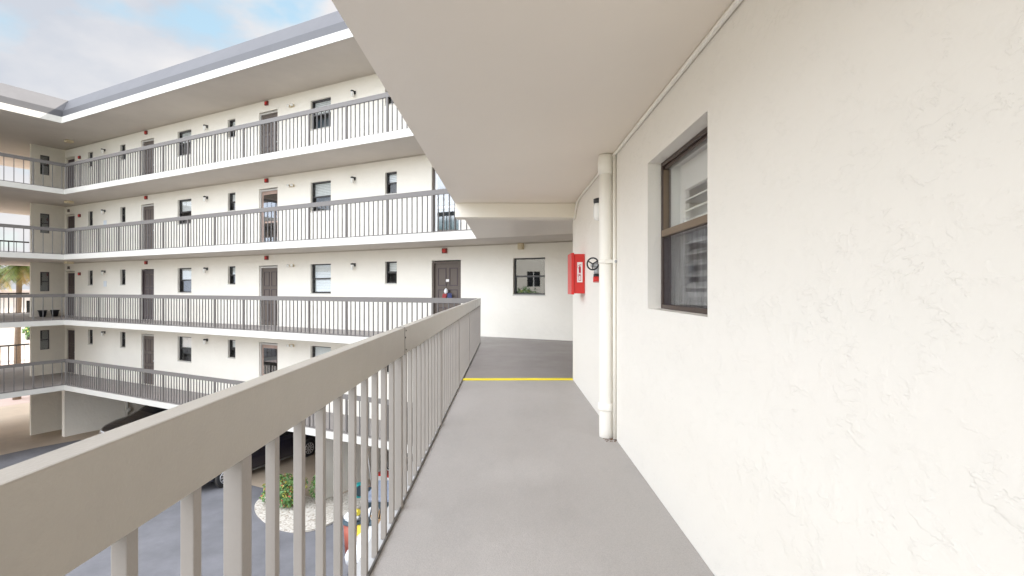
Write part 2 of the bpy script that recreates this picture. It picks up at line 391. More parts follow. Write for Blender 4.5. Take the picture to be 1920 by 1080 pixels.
# ------------------------------------------------------------------ wall with openings
def wall_open(mb, a0, a1, z0, z1, th, holes, v0=0.0):
    """cells between the cut lines, front at v0, back at v0+th"""
    A = sorted({a0, a1} | {h[0] for h in holes} | {h[1] for h in holes}); Z = sorted({z0, z1} | {h[2] for h in holes} | {h[3] for h in holes})
    def solid(i, j):
        if i < 0 or j < 0 or i >= len(A) - 1 or j >= len(Z) - 1: return False
        ca = (A[i] + A[i + 1]) / 2; cz = (Z[j] + Z[j + 1]) / 2
        return not any(h[0] < ca < h[1] and h[2] < cz < h[3] for h in holes)
    for i in range(len(A) - 1):
        for j in range(len(Z) - 1):
            if not solid(i, j): continue
            x0, x1, y0, y1 = A[i], A[i + 1], Z[j], Z[j + 1]; v1 = v0 + th
            mb.add([(x0, v0, y0), (x1, v0, y0), (x1, v0, y1), (x0, v0, y1)], [(0, 1, 2, 3)])
            mb.add([(x0, v1, y0), (x1, v1, y0), (x1, v1, y1), (x0, v1, y1)], [(3, 2, 1, 0)])
            if not solid(i - 1, j): mb.add([(x0, v0, y0), (x0, v0, y1), (x0, v1, y1), (x0, v1, y0)], [(0, 1, 2, 3)])
            if not solid(i + 1, j): mb.add([(x1, v0, y0), (x1, v1, y0), (x1, v1, y1), (x1, v0, y1)], [(0, 1, 2, 3)])
            if not solid(i, j - 1): mb.add([(x0, v0, y0), (x0, v1, y0), (x1, v1, y0), (x1, v0, y0)], [(0, 1, 2, 3)])
            if not solid(i, j + 1): mb.add([(x0, v0, y1), (x1, v0, y1), (x1, v1, y1), (x0, v1, y1)], [(0, 1, 2, 3)])

def make_window(parent, c, w, z0, z1, dep=.075, blind='half', mirror=False):
    """single-hung window: frame (own mesh) > pane, blind; wall plane at y=0, y grows into the wall"""
    x0, x1 = c - w / 2, c + w / 2; t = .035; zm = (z0 + z1) / 2
    f = MB()
    f.box(x0, x0 + t, dep, dep + .07, z0, z1); f.box(x1 - t, x1, dep, dep + .07, z0, z1)
    f.box(x0 + t, x1 - t, dep, dep + .07, z0, z0 + t); f.box(x0 + t, x1 - t, dep, dep + .07, z1 - t, z1)
    f.box(x0 + t, x1 - t, dep + .005, dep + .05, zm - .022, zm + .022)
    o = f.build('window', 'win_dark', parent)
    p = MB()
    p.box(x0 + t, x1 - t, dep + .02, dep + .026, zm + .022, z1 - t); p.box(x0 + t, x1 - t, dep + .04, dep + .046, z0 + t, zm - .022)
    p.build('pane', 'glass_mirror' if mirror else 'glass', o)
    s = MB().box(x0 - .01, x1 + .01, -.015, dep, z0 - .03, z0 - .001); s.build('sill', 'slab_white', o)
    if blind:
        b = MB(); zb = {'half': zm - .01, 'full': z0 + .04, 'most': z0 + (z1 - z0) * .25}[blind]
        z = z1 - t; n = int((z1 - t - zb) / .05)
        for k in range(n):
            b.add([(x0 + t, dep + .10, z - .002), (x1 - t, dep + .10, z - .002), (x1 - t, dep + .085, z - .049), (x0 + t, dep + .085, z - .049)], [(0, 1, 2, 3)]); z -= .05
        b.build('blind', 'blind', o)
    return o

def make_door(parent, c, w, z0, h=2.03, dep=.07, m='door_brown', fm='door_brown', glassy=False):
    x0, x1 = c - w / 2, c + w / 2; t = .05; z1 = z0 + h
    pm = 'door_pink_reflection' if glassy else m
    if glassy == 'sky': pm = 'white_paint'
    d = MB().box(x0 + t, x1 - t, dep + .02, dep + .06, z0 + .01, z1 - t)
    o = d.build('door', pm, parent)
    fr = MB(); fr.box(x0, x0 + t, dep - .03, dep + .07, z0, z1); fr.box(x1 - t, x1, dep - .03, dep + .07, z0, z1); fr.box(x0 + t, x1 - t, dep - .03, dep + .07, z1 - t, z1)
    fr.build('door_frame', fm, o)
    iw = (w - 2 * t)
    if glassy:
        gl = MB().box(x0 + t + .08, x1 - t - .08, dep + .008, dep + .014, z0 + .95, z1 - t - .12); gl.box(x0 + t + .08, x1 - t - .08, dep + .008, dep + .014, z0 + .15, z0 + .88)
        gl.build('storm_glass', 'glass_mirror', o)
    else:
        pn = MB()
        for (za, zb) in ((.15, .75), (.85, 1.25), (1.35, 1.85)):
            for q in (0, 1):
                a = x0 + t + iw * (.12 + .44 * q); b = a + iw * .32
                # raised moulding ring round each panel
                for bx in ((a, b, za, za + .025), (a, b, zb - .025, zb), (a, a + .025, za + .025, zb - .025), (b - .025, b, za + .025, zb - .025)):
                    pn.box(bx[0], bx[1], dep + .008, dep + .02, z0 + bx[2], z0 + bx[3])
        pn.build('door_panel', 'door_dark' if m == 'door_brown' else 'door_brown', o)
    k = MB().lathe([(.005, 0), (.022, .0), (.028, .03), (.02, .05), (.004, .055)], (x1 - t - .07, dep + .02 - .055, z0 + .98), 10, 'y'); k.build('door_handle', 'grey_metal', o)
    return o

# ------------------------------------------------------------------ far apartment wing
farb = thing('apartment_building', 'long cream four-storey walkway building across the courtyard with grey metal roof edge', 'building', F)
U1 = 5.2
BIG = [(-14.12, .88), (-6.87, .90), (.48, .90)]; NAR = [(-21.1, .40), (-18.45, .40), (-11.3, .42), (-4.0, .44)]; DOORS = [(-22.92, .86), (-16.62, .92), (-9.35, .94), (-2.05, .97)]
holes = []
for l, z in LV.items():
    holes += [(c - w / 2, c + w / 2, z + 1.12, z + 2.06) for c, w in BIG] + [(c - w / 2, c + w / 2, z + 1.43, z + 2.07) for c, w in NAR] + [(c - w / 2, c + w / 2, z, z + 2.06) for c, w in DOORS]
w = MB(); wall_open(w, -23.4, U1, LV[1] - .2, ROOF, .16, holes)
w.build('wall', 'wall_far', farb)
MB().box(-23.2, U1, .45, 8, LV[1] - .2, ROOF - .001).build('interior_core', 'interior', farb)
# corner block at the left end, with a side wall facing the courtyard
cb = MB().prism([(-23.39, .155), (-23.55, .155), (-23.55, 8), (-32, 8), (-32, 2.26), (-26.0, -.16), (-23.55, -1.22), (-23.4, -1.22), (-23.4, -.85), (-23.55, -.85), (-23.55, -.55), (-23.39, -.55)], 0, 0)
cw = MB()
cw.T = lambda p: Vector((-23.4 - p.y, p.x, p.z))          # local x -> v, y -> into the block (-u)
wh = [(-.90, -.56, z + 1.14, z + 2.02) for z in LV.values()]
wall_open(cw, -1.22, 0.0, 0, ROOF - .002, .12, wh)
cw.T = None
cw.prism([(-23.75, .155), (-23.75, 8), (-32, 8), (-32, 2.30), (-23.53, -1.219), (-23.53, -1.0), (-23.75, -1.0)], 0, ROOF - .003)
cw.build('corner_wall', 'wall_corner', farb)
for l, z in LV.items():
    for i, (c, wd) in enumerate(BIG):
        make_window(farb, c, wd, z + 1.12, z + 2.06, blind={0: 'half', 1: ('full' if l in (1, 2) else 'half'), 2: None}[i], mirror=(i == 2))
    for i, (c, wd) in enumerate(NAR):
        make_window(farb, c, wd, z + 1.43, z + 2.07, blind='half' if i >= 2 else None)
    for i, (c, wd) in enumerate(DOORS):
        kw = dict(m='door_brown', fm='door_brown')
        if i == 0: kw = dict(m='door_dark', fm='wall_corner')
        if i == 1: kw = dict(m='door_dark' if l == 2 else 'door_brown', fm='door_dark' if l == 2 else 'door_frame_light')
        if (i, l) == (2, 3) or (i, l) == (2, 1): kw = dict(m='door_pink_reflection', fm='door_frame_light', glassy=True)
        if (i, l) == (3, 3): kw = dict(m='white_paint', fm='door_brown', glassy='sky')
        if i == 2 and l in (2, 4): kw['fm'] = 'door_frame_light'
        d = make_door(farb, c, wd, z, **kw)
        if (i, l) == (2, 3): d['label'] = 'glazed storm door with a painted pinkish reflection on the third level'
        if (i, l) == (3, 3): d['label'] = 'white glazed storm door on the third level'
    cwn = MB(); a0, a1, z0, z1 = -.90, -.56, z + 1.14, z + 2.02; X = -23.4
    for bx in ((a0, a0 + .03, z0, z1), (a1 - .03, a1, z0, z1), (a0 + .03, a1 - .03, z0, z0 + .03), (a0 + .03, a1 - .03, z1 - .03, z1), (a0 + .03, a1 - .03, (z0 + z1) / 2 - .02, (z0 + z1) / 2 + .02)):
        cwn.box(X - .10, X - .05, bx[0], bx[1], bx[2], bx[3])
    wo = cwn.build('window', 'win_dark', farb)
    MB().box(X - .08, X - .074, a0 + .03, a1 - .03, z0 + .03, z1 - .03).build('pane', 'glass_mirror', wo)
# walkway slabs of the far wing
UC = -19.5
for l, z in LV.items():
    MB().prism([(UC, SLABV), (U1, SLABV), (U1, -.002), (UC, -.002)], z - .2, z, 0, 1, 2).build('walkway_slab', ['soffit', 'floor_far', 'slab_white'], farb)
# carport: fin walls and back wall at ground level
zc = LV[1] - .203
for (u, v0) in ((-21.9, -.66), (-6.4, -.35)):
    MB().box(u - .12, u + .12, v0, 7.2, 0, zc).build('fin_wall', 'wall_far', farb)
MB().box(-23.3, U1, 7.2, 7.4, 0, zc).build('carport_back_wall', 'wall_corner', farb)
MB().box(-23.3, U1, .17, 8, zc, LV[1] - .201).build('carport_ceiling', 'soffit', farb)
MB().box(4.95, 5.2, -1.5, 7.2, 0, zc).build('fin_wall', 'wall_far', farb)

# roof edge (white fascia, dark band, sloped metal band) following the inner corner
def roof_edge(parent, ends, prof, m, name):
    """ends: path corner points with an inner corner; prof: (inset, z)"""
    (p0, p1, p2) = ends; mb = MB(); rings = []
    for (dd, z) in prof:
        rings.append([(p0[0], p0[1] + dd, z), (p1[0] - dd, p1[1] + dd, z), (p2[0] - dd, p2[1], z)])
    vs = [q for r in rings for q in r]; fs = []
    for i in range(len(prof)):
        j = (i + 1) % len(prof)
        for k in range(2): fs.append((i * 3 + k, i * 3 + k + 1, j * 3 + k + 1, j * 3 + k))
    fs.append(tuple(i * 3 for i in range(len(prof)))); fs.append(tuple(i * 3 + 2 for i in range(len(prof))))
    return mb.add(vs, fs).build(name, m, parent)
RE = ((U1, -2.02), (-18.62, -2.02), (-18.62, -14))
zr = ROOF
roof = MB().prism([(U1, -1.99), (-18.65, -1.99), (-18.65, -14), (-30, -14), (-30, 8.3), (U1, 8.3)], zr, zr + .2, 0, 0, 2).build('roof', ['soffit', 'floor_far', 'slab_white'], farb)
roof_edge(roof, RE, [(0, zr - .02), (0, zr + .22), (.30, zr + .22), (.30, zr + .21), (.028, zr + .205), (.028, zr - .02)], 'slab_white', 'fascia')
roof_edge(roof, RE, [(.05, zr + .222), (.05, zr + .48), (.4, zr + .48), (.4, zr + .222)], 'mansard_dark', 'gutter_band')
roof_edge(roof, RE, [(.09, zr + .482), (.36, zr + 1.03), (.50, zr + 1.03), (.50, zr + .482)], 'mansard', 'metal_band')

# ------------------------------------------------------------------ left wing (open breezeway)
leftw = thing('apartment_building', 'open breezeway wing on the left with wide walkways and no wall behind', 'building', F, (-24, -5, 0))
leftm = Matrix.Translation((24, 5, 0))
def LW(mb):
    mb.v = [(p[0] + 24, p[1] + 5, p[2]) for p in mb.v]; return mb
lp = [(-28.6, -14), (UC, -14), (UC, -.003), (-23.398, -.003), (-23.398, -1.224), (-23.55, -1.224), (-28.6, .86)]
for l, z in LV.items():
    LW(MB().prism(lp, z - .2, z, 0, 1, 2)).build('walkway_slab', ['soffit', 'floor_far', 'slab_white'], leftw)
for v in (-13.6,):
    for u in (-28.2, -20.2):
        LW(MB().box(u - .2, u + .2, v - .2, v + .2, 0, LV[1] - .203)).build('column', 'wall_far', leftw)

# ------------------------------------------------------------------ near wing
nearb = thing('apartment_building', 'near wing with textured cream stucco wall along the grey walkway', 'building', Cf)
WX = .931; WY = 7.2
xr = 4.6
pl = on_line_C(-.70, SLABV); pr = on_line_C(xr, SLABV)
foot = [(-.70, -5), (WX - .002, -5), (WX - .002, WY - .0), (WX - .002, WY + .002), (xr, WY + .002), (xr, pr[1] - .002), (-.70, pl[1] - .002)]
# lower, own and upper slabs
for l, z in LV.items():
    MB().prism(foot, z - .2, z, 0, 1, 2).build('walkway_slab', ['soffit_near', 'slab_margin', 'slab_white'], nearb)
z2 = LV[2]
# floor coating (stops short of the painted slab margin under the railing)
fe = .618
# balcony coating split at the expansion joint
MB().add([(-fe, -5, z2 + .004), (WX - .002, -5, z2 + .004), (WX - .002, 7.13, z2 + .004), (-fe, 7.13, z2 + .004)], [(0, 1, 2, 3)]).build('floor_coating', 'floor_near', nearb)
a = on_line_C(-fe, SLABV); b = on_line_C(xr, SLABV)
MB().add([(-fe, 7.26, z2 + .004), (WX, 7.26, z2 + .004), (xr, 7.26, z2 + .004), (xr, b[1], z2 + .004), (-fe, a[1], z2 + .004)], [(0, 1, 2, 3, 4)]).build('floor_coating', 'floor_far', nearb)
# right wall
ww = MB(); ww.T = lambda p: Vector((WX + p.y, p.x, p.z))
WIN = (2.364, 3.37, z2 + 1.155, z2 + 2.112)
wall_open(ww, -5, WY, 0, ROOF, .25, [WIN]); ww.T = None
ww.build('wall', 'stucco_near', nearb, bevel=0)
MB().box(WX + .9, 8, -5, WY - .25, 0, ROOF - .01).build('interior_core', 'room', nearb)
MB().box(WX + .25, 8, WY - .24, WY, 0, ROOF - .003).build('end_wall', 'wall_far', nearb)
# east closing wall beyond the joint
q = on_line_C(xr, -.002)
MB().box(xr + .002, xr + .3, WY + .001, q[1] - .3, 0, ROOF - .004).build('end_wall', 'wall_far', nearb)
# drop beam above the joint
MB().box(-.695, WX - .003, 6.92, 7.18, z2 + 2.44 - .195, z2 + 2.437).build('drop_beam', 'beam_paint', nearb, bevel=.004)
# roof
MB().prism([(-1.15, -5), (8, -5), (8, WY), (xr + .3, WY), (xr + .3, on_line_C(xr + .3, -2.03)[1]), (-1.15, on_line_C(-1.15, -2.03)[1])], ROOF, ROOF + .22, 0, 1, 2).build('roof', ['soffit', 'floor_far', 'slab_white'], nearb)
# ---- window in the near wall
def near_window():
    y0, y1, z0, z1 = WIN; t = .028; d0 = WX + .087; zm = (z0 + z1) / 2 + .01
    f = MB()
    f.box(d0, d0 + .06, y0, y0 + t, z0, z1); f.box(d0, d0 + .06, y1 - t, y1, z0, z1); f.box(d0, d0 + .06, y0 + t, y1 - t, z0, z0 + t); f.box(d0, d0 + .06, y0 + t, y1 - t, z1 - t, z1)
    f.box(d0 + .015, d0 + .05, y0 + t, y1 - t, z1 - t - .022, z1 - t)
    o = f.build('window', 'win_bronze', nearb, bevel=.003)
    s = MB()   # meeting rail and lower sash
    s.box(d0 - .004, d0 + .04, y0 + t, y1 - t, zm - .02, zm + .022)
    s.box(d0 + .008, d0 + .04, y1 - t - .007, y1 - t, zm + .022, z1 - t - .022); s.box(d0 + .008, d0 + .04, y0 + t, y0 + t + .007, zm + .022, z1 - t - .022)
    s.build('sash', 'bronze_light', o, bevel=.002)
    p = MB(); p.box(d0 + .025, d0 + .029, y0 + t, y1 - t, zm + .02, z1 - t); p.box(d0 + .045, d0 + .049, y0 + t, y1 - t, z0 + t, zm - .02); p.build('pane', 'glass', o)
    MB().add([(d0 + .012, y0 + t, z0 + t), (d0 + .012, y1 - t, z0 + t), (d0 + .012, y1 - t, zm - .02), (d0 + .012, y0 + t, zm - .02)], [(0, 1, 2, 3)]).build('insect_screen', 'insect_screen', o)
    j = MB()   # painted inner jamb liner
    j.box(d0 + .062, d0 + .30, y1 - .02, y1 - .002, z0, z1); j.box(d0 + .062, d0 + .30, y0 + .002, y0 + .02, z0, z1); j.box(d0 + .062, d0 + .30, y0 + .02, y1 - .02, z1 - .02, z1 - .002); j.box(d0 + .062, d0 + .30, y0 + .02, y1 - .02, z0 + .002, z0 + .02)
    j.build('inner_jamb', 'shutter', o)
    sh = MB(); sx = d0 + .115
    a, b = y0 + .03, y1 - .03
    sh.box(sx, sx + .03, a, a + .07, z0 + .03, z1 - .03); sh.box(sx, sx + .03, b - .10, b, z0 + .03, z1 - .03)
    sh.box(sx, sx + .03, a + .07, b - .10, z0 + .03, z0 + .11); sh.box(sx, sx + .03, a + .07, b - .10, z1 - .20, z1 - .03); sh.box(sx, sx + .03, (a + b) / 2 - .12, (a + b) / 2 - .05, z0 + .11, z1 - .20)
    sho = sh.build('shutter', 'shutter', o, bevel=.003)
    z = z0 + .15; lv = MB()
    while z < z1 - .22:
        cx = sx + .015; hw = .034; an = R(28)
        for (ya, yb) in ((a + .071, (a + b) / 2 - .121), ((a + b) / 2 - .049, b - .101)):
            dx, dz = hw * math.cos(an), hw * math.sin(an)
            lv.add([(cx - dx, ya, z - dz), (cx + dx, ya, z + dz), (cx + dx, yb, z + dz), (cx - dx, yb, z - dz), (cx - dx, ya, z - dz + .008), (cx + dx, ya, z + dz + .008), (cx + dx, yb, z + dz + .008), (cx - dx, yb, z - dz + .008)],
                   [(3, 2, 1, 0), (4, 5, 6, 7), (0, 1, 5, 4), (1, 2, 6, 5), (2, 3, 7, 6), (3, 0, 4, 7)])
        z += .068
    lv.build('louvre', 'shutter', sho)
near_window()

# ------------------------------------------------------------------ railings
def railing(mtx, origin, rz, L, posts, spacing, label, name='railing', handrail=(.055, .16), top=1.055, m='rail', bal=.027, pw=.045, group='grey metal railings along the walkways', pattern_from=0.0, joints=(), ends=(0, 0), flat=False, chan='channel'):
    """runs along local +x from the origin, standing on z=0"""
    root = thing(name, label, 'railing', mtx, origin, rz, group)
    hw = handrail[0] / 2
    MB().box(-ends[0], L + ends[1], -hw, hw, top - handrail[1], top).build('handrail', m, root, bevel=.004 if m == 'rail' else 0)
    if m == 'rail': MB().box(0, L, -.021, -.0135, .0, .022).build('bottom_rail', chan, root)
    else: MB().box(0, L, -.012, .012, .012, .034).build('bottom_rail', m, root)
    pmesh = None; pos = []
    bot = .0
    for i, x in enumerate(posts):
        if pmesh is None:
            o = MB().box(-pw / 2, pw / 2, -pw / 2, pw / 2, bot, top - handrail[1] - .001).build('post', 'rail_bal' if m == 'rail' else m, root, bevel=.003 if m == 'rail' else 0); pmesh = o
        else:
            o = pmesh.copy(); col.objects.link(o)
        o.parent = root; o.location = (x, 0, 0)
    xs = []
    P = sorted(posts)
    segs = [(P[i], P[i + 1]) for i in range(len(P) - 1)]
    if P[0] > .05: segs.insert(0, (P[0] - math.ceil(P[0] / spacing) * spacing, P[0]))
    for (a, b) in segs:
        n = max(1, round((b - a) / spacing))
        for k in range(1, n): xs.append(a + (b - a) * k / n)
        if a < -.001 or (a not in P): xs.append(a)
    if L - P[-1] > spacing:
        x = P[-1] + spacing
        while x < L - .03: xs.append(x); x += spacing
    xs = [x for x in xs if 0 <= x <= L]
    W = root.matrix_world
    xs.sort(key=lambda x: (W @ Vector((x, 0, .5)) - Vector((0, 0, CAMZ))).length)
    bm_ = None
    for x in xs[:100]:
        if bm_ is None:
            o = MB().box(-bal / 2, bal / 2, -bal / 2, bal / 2, bot + .002, top - handrail[1] - .002).build('baluster', 'rail_bal' if m == 'rail' else ('rail_far_bal' if m == 'rail_far' else m), root, bevel=.002 if m == 'rail' else 0); bm_ = o
        else:
            o = bm_.copy(); col.objects.link(o)
        o.parent = root; o.location = (x, 0, 0)
    if len(xs) > 100:
        mb = MB()
        for x in xs[100:]: mb.box(x - bal / 2, x + bal / 2, -bal / 2, bal / 2, bot + .002, top - handrail[1] - .002)
        mb.build('baluster', 'rail_far_bal' if m == 'rail_far' else m, root, kind='stuff')
    return root

# near railing: along near-frame +y at x = -.63
RX = -.632
ye = on_line_C(RX, RAILV)[1]
NP = [1.21 - 1.78 * 2, 1.21 - 1.78, 1.21, 3.0, 4.78, 6.56, 8.34, 10.12, ye]
y0 = -2.9
nr = railing(Cf, (RX, y0, z2), R(90), ye - y0, [p - y0 for p in NP], .178, 'near grey handrail with square balusters running from the foreground to the corner', ends=(0, .027))
# dark joint with bolts on the near handrail
jt = MB()
yj = 3.045 - y0
jt.box(yj - .004, yj + .004, -.0285, .0285, 1.055 - .162, 1.0565)
jt.build('joint', 'rail_joint', nr)
bo = MB()
for (dx, zz) in ((.022, .02), (.02, .135), (-.0, .06)):
    bo.lathe([(.001, 0), (.005, 0), (.005, .003), (.001, .004)], (yj + dx + .01, -.0275 - .004, 1.055 - zz), 8, 'y')
bo.build('bolt', 'rail_joint', nr)
for yy in (9.9, 10.6):
    MB().box(yy - y0 - .003, yy - y0 + .003, -.0283, .0283, .894, 1.0562).build('joint', 'rail_joint', nr)
cc = C2F(RX, ye)
for l, z in LV.items():
    u0 = -19.58; L = (cc[0] - .03) - u0
    P = [0] + [(-1.42 * k) - u0 for k in range(13, 0, -1)] + ([] if l == 2 else [L])
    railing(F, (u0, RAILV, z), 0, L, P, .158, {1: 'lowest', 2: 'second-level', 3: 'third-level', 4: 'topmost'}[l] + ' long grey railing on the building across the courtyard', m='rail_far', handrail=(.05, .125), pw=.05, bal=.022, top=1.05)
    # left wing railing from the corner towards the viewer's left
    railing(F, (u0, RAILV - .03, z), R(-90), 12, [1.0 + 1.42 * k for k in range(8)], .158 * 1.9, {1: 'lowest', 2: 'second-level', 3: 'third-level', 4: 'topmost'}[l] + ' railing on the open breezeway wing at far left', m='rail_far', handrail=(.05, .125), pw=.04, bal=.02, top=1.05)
    # outer black railing
    railing(F, (-28.4, -13.9, z), R(90), 14.4, [1.0 + 1.8 * k for k in range(8)], .30, {1: 'lowest', 2: 'second-level', 3: 'third-level', 4: 'topmost'}[l] + ' black railing on the far side of the breezeway', m='black_metal', handrail=(.06, .07), pw=.04, bal=.018, top=1.05, group='black railings on the breezeway')

# ------------------------------------------------------------------ yellow strip, pipes, conduit
ys = MB().box(-.616, WX - .004, 7.125, 7.245, 0, .012).build('floor_strip', 'yellow', bevel=.003); place(ys, Cf, (0, 0, z2 + .004)); tag(ys, 'bright yellow strip across the grey walkway floor at the joint', 'floor strip')

dp = thing('downspout', 'fat cream drain pipe standing against the near stucco wall beside the window', 'pipe', Cf, (.862, 4.42, z2))
MB().lathe([(.060, .005), (.062, .008), (.062, .06), (.062, .5), (.062, 1.2), (.062, 2.0), (.062, 2.40)], n=32).build('pipe', 'pipe_paint', dp)
MB().lathe([(.066, 2.27), (.072, 2.275), (.072, 2.385), (.070, 2.39), (.066, 2.435), (.06, 2.438)], n=32).build('coupling', 'pipe_paint', dp)
MB().lathe([(.06, .235), (.072, .24), (.074, .25), (.072, .295), (.06, .30)], n=32).build('collar', 'pipe_paint', dp)
cl = MB().lathe([(.06, 1.495), (.068, 1.497), (.068, 1.533), (.06, 1.535)], n=32)
cl.box(-.03, .066, -.088, -.062, 1.50, 1.53); cl.box(.05, .068, -.11, -.06, 1.495, 1.535)
cl.build('clamp', 'pipe_paint', dp)
MB().lathe([(.001, -.12), (.012, -.12), (.012, -.108), (.001, -.105)], (.058, 0, 1.515), 12, 'y').build('bolt', 'grey_metal', dp)

mat('dirt_brown', (.16, .09, .055), .95, var=.3, vscale=40)
mat('stain', (.235, .20, .165), .8, var=.15, vscale=30)
rd = random.Random(11); dm_ = MB()
for k in range(46):
    x = rd.uniform(-.075, .06); y = rd.gauss(-.085, .03); q_ = rd.uniform(.003, .009)
    if .862 + x > WX - .004: continue
    dm_.add([(x + q_ * math.cos(a), y + q_ * rd.uniform(.5, 1.2) * math.sin(a), .0055) for a in (0, 1.2, 2.3, 3.6, 4.8)] + [(x, y, .0055 + q_ * .7)], [(0, 1, 5), (1, 2, 5), (2, 3, 5), (3, 4, 5), (4, 0, 5)])
o = dm_.build('leaf_debris', 'dirt_brown', None, recalc=False); place(o, Cf, (.895, 4.42, z2)); tag(o, 'brown crumbs of debris at the foot of the drain pipe', 'debris', kind='stuff')
cd = MB().tube([(0, 0, .01), (0, 0, 1.2), (0, 0, 2.43)], .0135, 12).build('conduit', 'pipe_paint'); place(cd, Cf, (WX - .016, 4.335, z2)); tag(cd, 'thin vertical cream conduit between drain pipe and near wall', 'conduit')
for i in range(1):
    pts = [(WX - .016, -2.5, 2.425), (WX - .016, 0, 2.423), (WX - .016, 2.4, 2.425), (WX - .016, 4.28, 2.424), (WX - .016, 6.1, 2.425), (WX - .016, 6.6, 2.41), (WX - .016, 6.78, 2.33), (WX - .016, 6.86, 2.24), (WX - .02, 6.98, 2.22)]
    c2 = MB().tube(pts, .013, 10).build('conduit', 'pipe_paint'); place(c2, Cf, (0, 0, z2)); tag(c2, 'long cream conduit along the joint of near wall and ceiling', 'conduit')
for l in (1, 2, 3, 4):
    o = MB().tube([(-23.3, -.013, 0), (-12, -.013, .002), (U1 - .1, -.013, 0)], .012, 6).build('conduit', 'soffit'); place(o, F, (0, 0, LV[l] + 2.424))
    tag(o, 'thin conduit at the top of the ' + ORD[l] + ' storey wall across the courtyard', 'conduit', 'conduits under the far soffits')

# fire extinguisher cabinet
fc = thing('fire_cabinet', 'red fire extinguisher cabinet on the near wall past the drain pipe', 'fire cabinet', Cf, (WX, 6.08, z2 + 1.225))
MB().box(-.127, -.001, 0, .34, 0, .47).build('cabinet_body', 'red_paint', fc, bevel=.004)
d_ = MB().box(-.163, -.129, -.012, .352, -.012, .482).build('cabinet_door', 'red_paint', fc, bevel=.005)
st = MB().box(-.095, -.028, -.0025, -.0005, .13, .375).build('sticker', 'white_paper', fc)
def sticker():
    y = -.0045
    mb = MB()    # extinguisher pictogram: body, neck, handle, hose, base
    def flat(pts, m=0): mb.add([(p[0], y, p[1]) for p in pts], [tuple(range(len(pts)))], m)
    cx = -.0615
    flat([(cx - .012, .245), (cx + .012, .245), (cx + .012, .31), (cx + .007, .322), (cx - .007, .322), (cx - .012, .31)])
    flat([(cx - .005, .322), (cx + .005, .322), (cx + .005, .333), (cx - .005, .333)])
    flat([(cx - .010, .334), (cx + .016, .340), (cx + .016, .346), (cx - .010, .342)])
    for k in range(6):
        a0, a1 = R(90 + 30 * k), R(90 + 30 * (k + 1))
        flat([(cx - .012 + .012 * math.cos(a0), .318 + .016 * math.sin(a0)), (cx - .012 + .015 * math.cos(a0), .318 + .020 * math.sin(a0)), (cx - .012 + .015 * math.cos(a1), .318 + .020 * math.sin(a1)), (cx - .012 + .012 * math.cos(a1), .318 + .016 * math.sin(a1))])
    # second pictogram lower down: outlined cylinder with nozzle
    for (a, b, c_, d) in ((-.014, .014, .15, .156), (-.014, -.009, .156, .21), (.009, .014, .156, .21), (-.014, .014, .21, .216), (-.005, .005, .216, .228), (-.022, .012, .228, .233), (-.022, -.018, .20, .228)):
        flat([(cx + a, c_), (cx + b, c_), (cx + b, d), (cx + a, d)], 1)
    mb.build('pictogram', ['ink_red', 'ink_red'], st)
    fr = MB()
    for (a, b, c_, d) in ((-.095, -.028, .372, .375), (-.095, -.028, .13, .133), (-.095, -.0935, .13, .375), (-.0295, -.028, .13, .375)):
        fr.add([(a, -.0035, c_), (b, -.0035, c_), (b, -.0035, d), (a, -.0035, d)], [(0, 1, 2, 3)])
    fr.build('border', 'ink_red', st)
sticker()

# standpipe hose valve
hv = thing('hose_valve', 'grey standpipe valve with black handwheel and red cap beside the fire cabinet', 'valve', Cf, (WX, 4.74, z2 + 1.50))
MB().lathe([(.001, -.15), (.018, -.15), (.02, -.14), (.02, -.12), (.028, -.115), (.036, -.09), (.036, -.03), (.028, -.012), (.024, -.0), (.024, .0)], (0, 0, 0), 20, 'x').build('valve_body', 'grey_metal', hv)
wm = MB()
for k in range(24):
    a0 = 2 * math.pi * k / 24; a1 = 2 * math.pi * (k + 1) / 24
    wm.tube([(-.185 , .054 * math.cos(a0) , .054 * math.sin(a0)), (-.185, .054 * math.cos(a1), .054 * math.sin(a1))], .0075, 8, caps=False)
for k in range(3):
    a0 = R(30 + 120 * k); wm.tube([(-.185, 0, 0), (-.185, .052 * math.cos(a0), .052 * math.sin(a0))], .006, 6)
wm.v = [tuple(Matrix.Rotation(R(62), 3, 'Z') @ (Vector(p) - Vector((-.185, 0, 0))) + Vector((-.14, -.045, .012))) for p in wm.v]
wm.build('handwheel', 'black_metal', hv)
MB().tube([(-.09, 0, .01), (-.095, -.0, -.05), (-.098, -.01, -.085)], [.030, .027, .026], 18).build('outlet', 'grey_metal', hv)
MB().tube([(-.098, -.01, -.085), (-.099, -.014, -.11)], .030, 18).build('coupling_ring', 'black_metal', hv)
MB().tube([(-.099, -.014, -.11), (-.10, -.022, -.155)], [.033, .034], 8).build('cap', 'red_paint', hv)

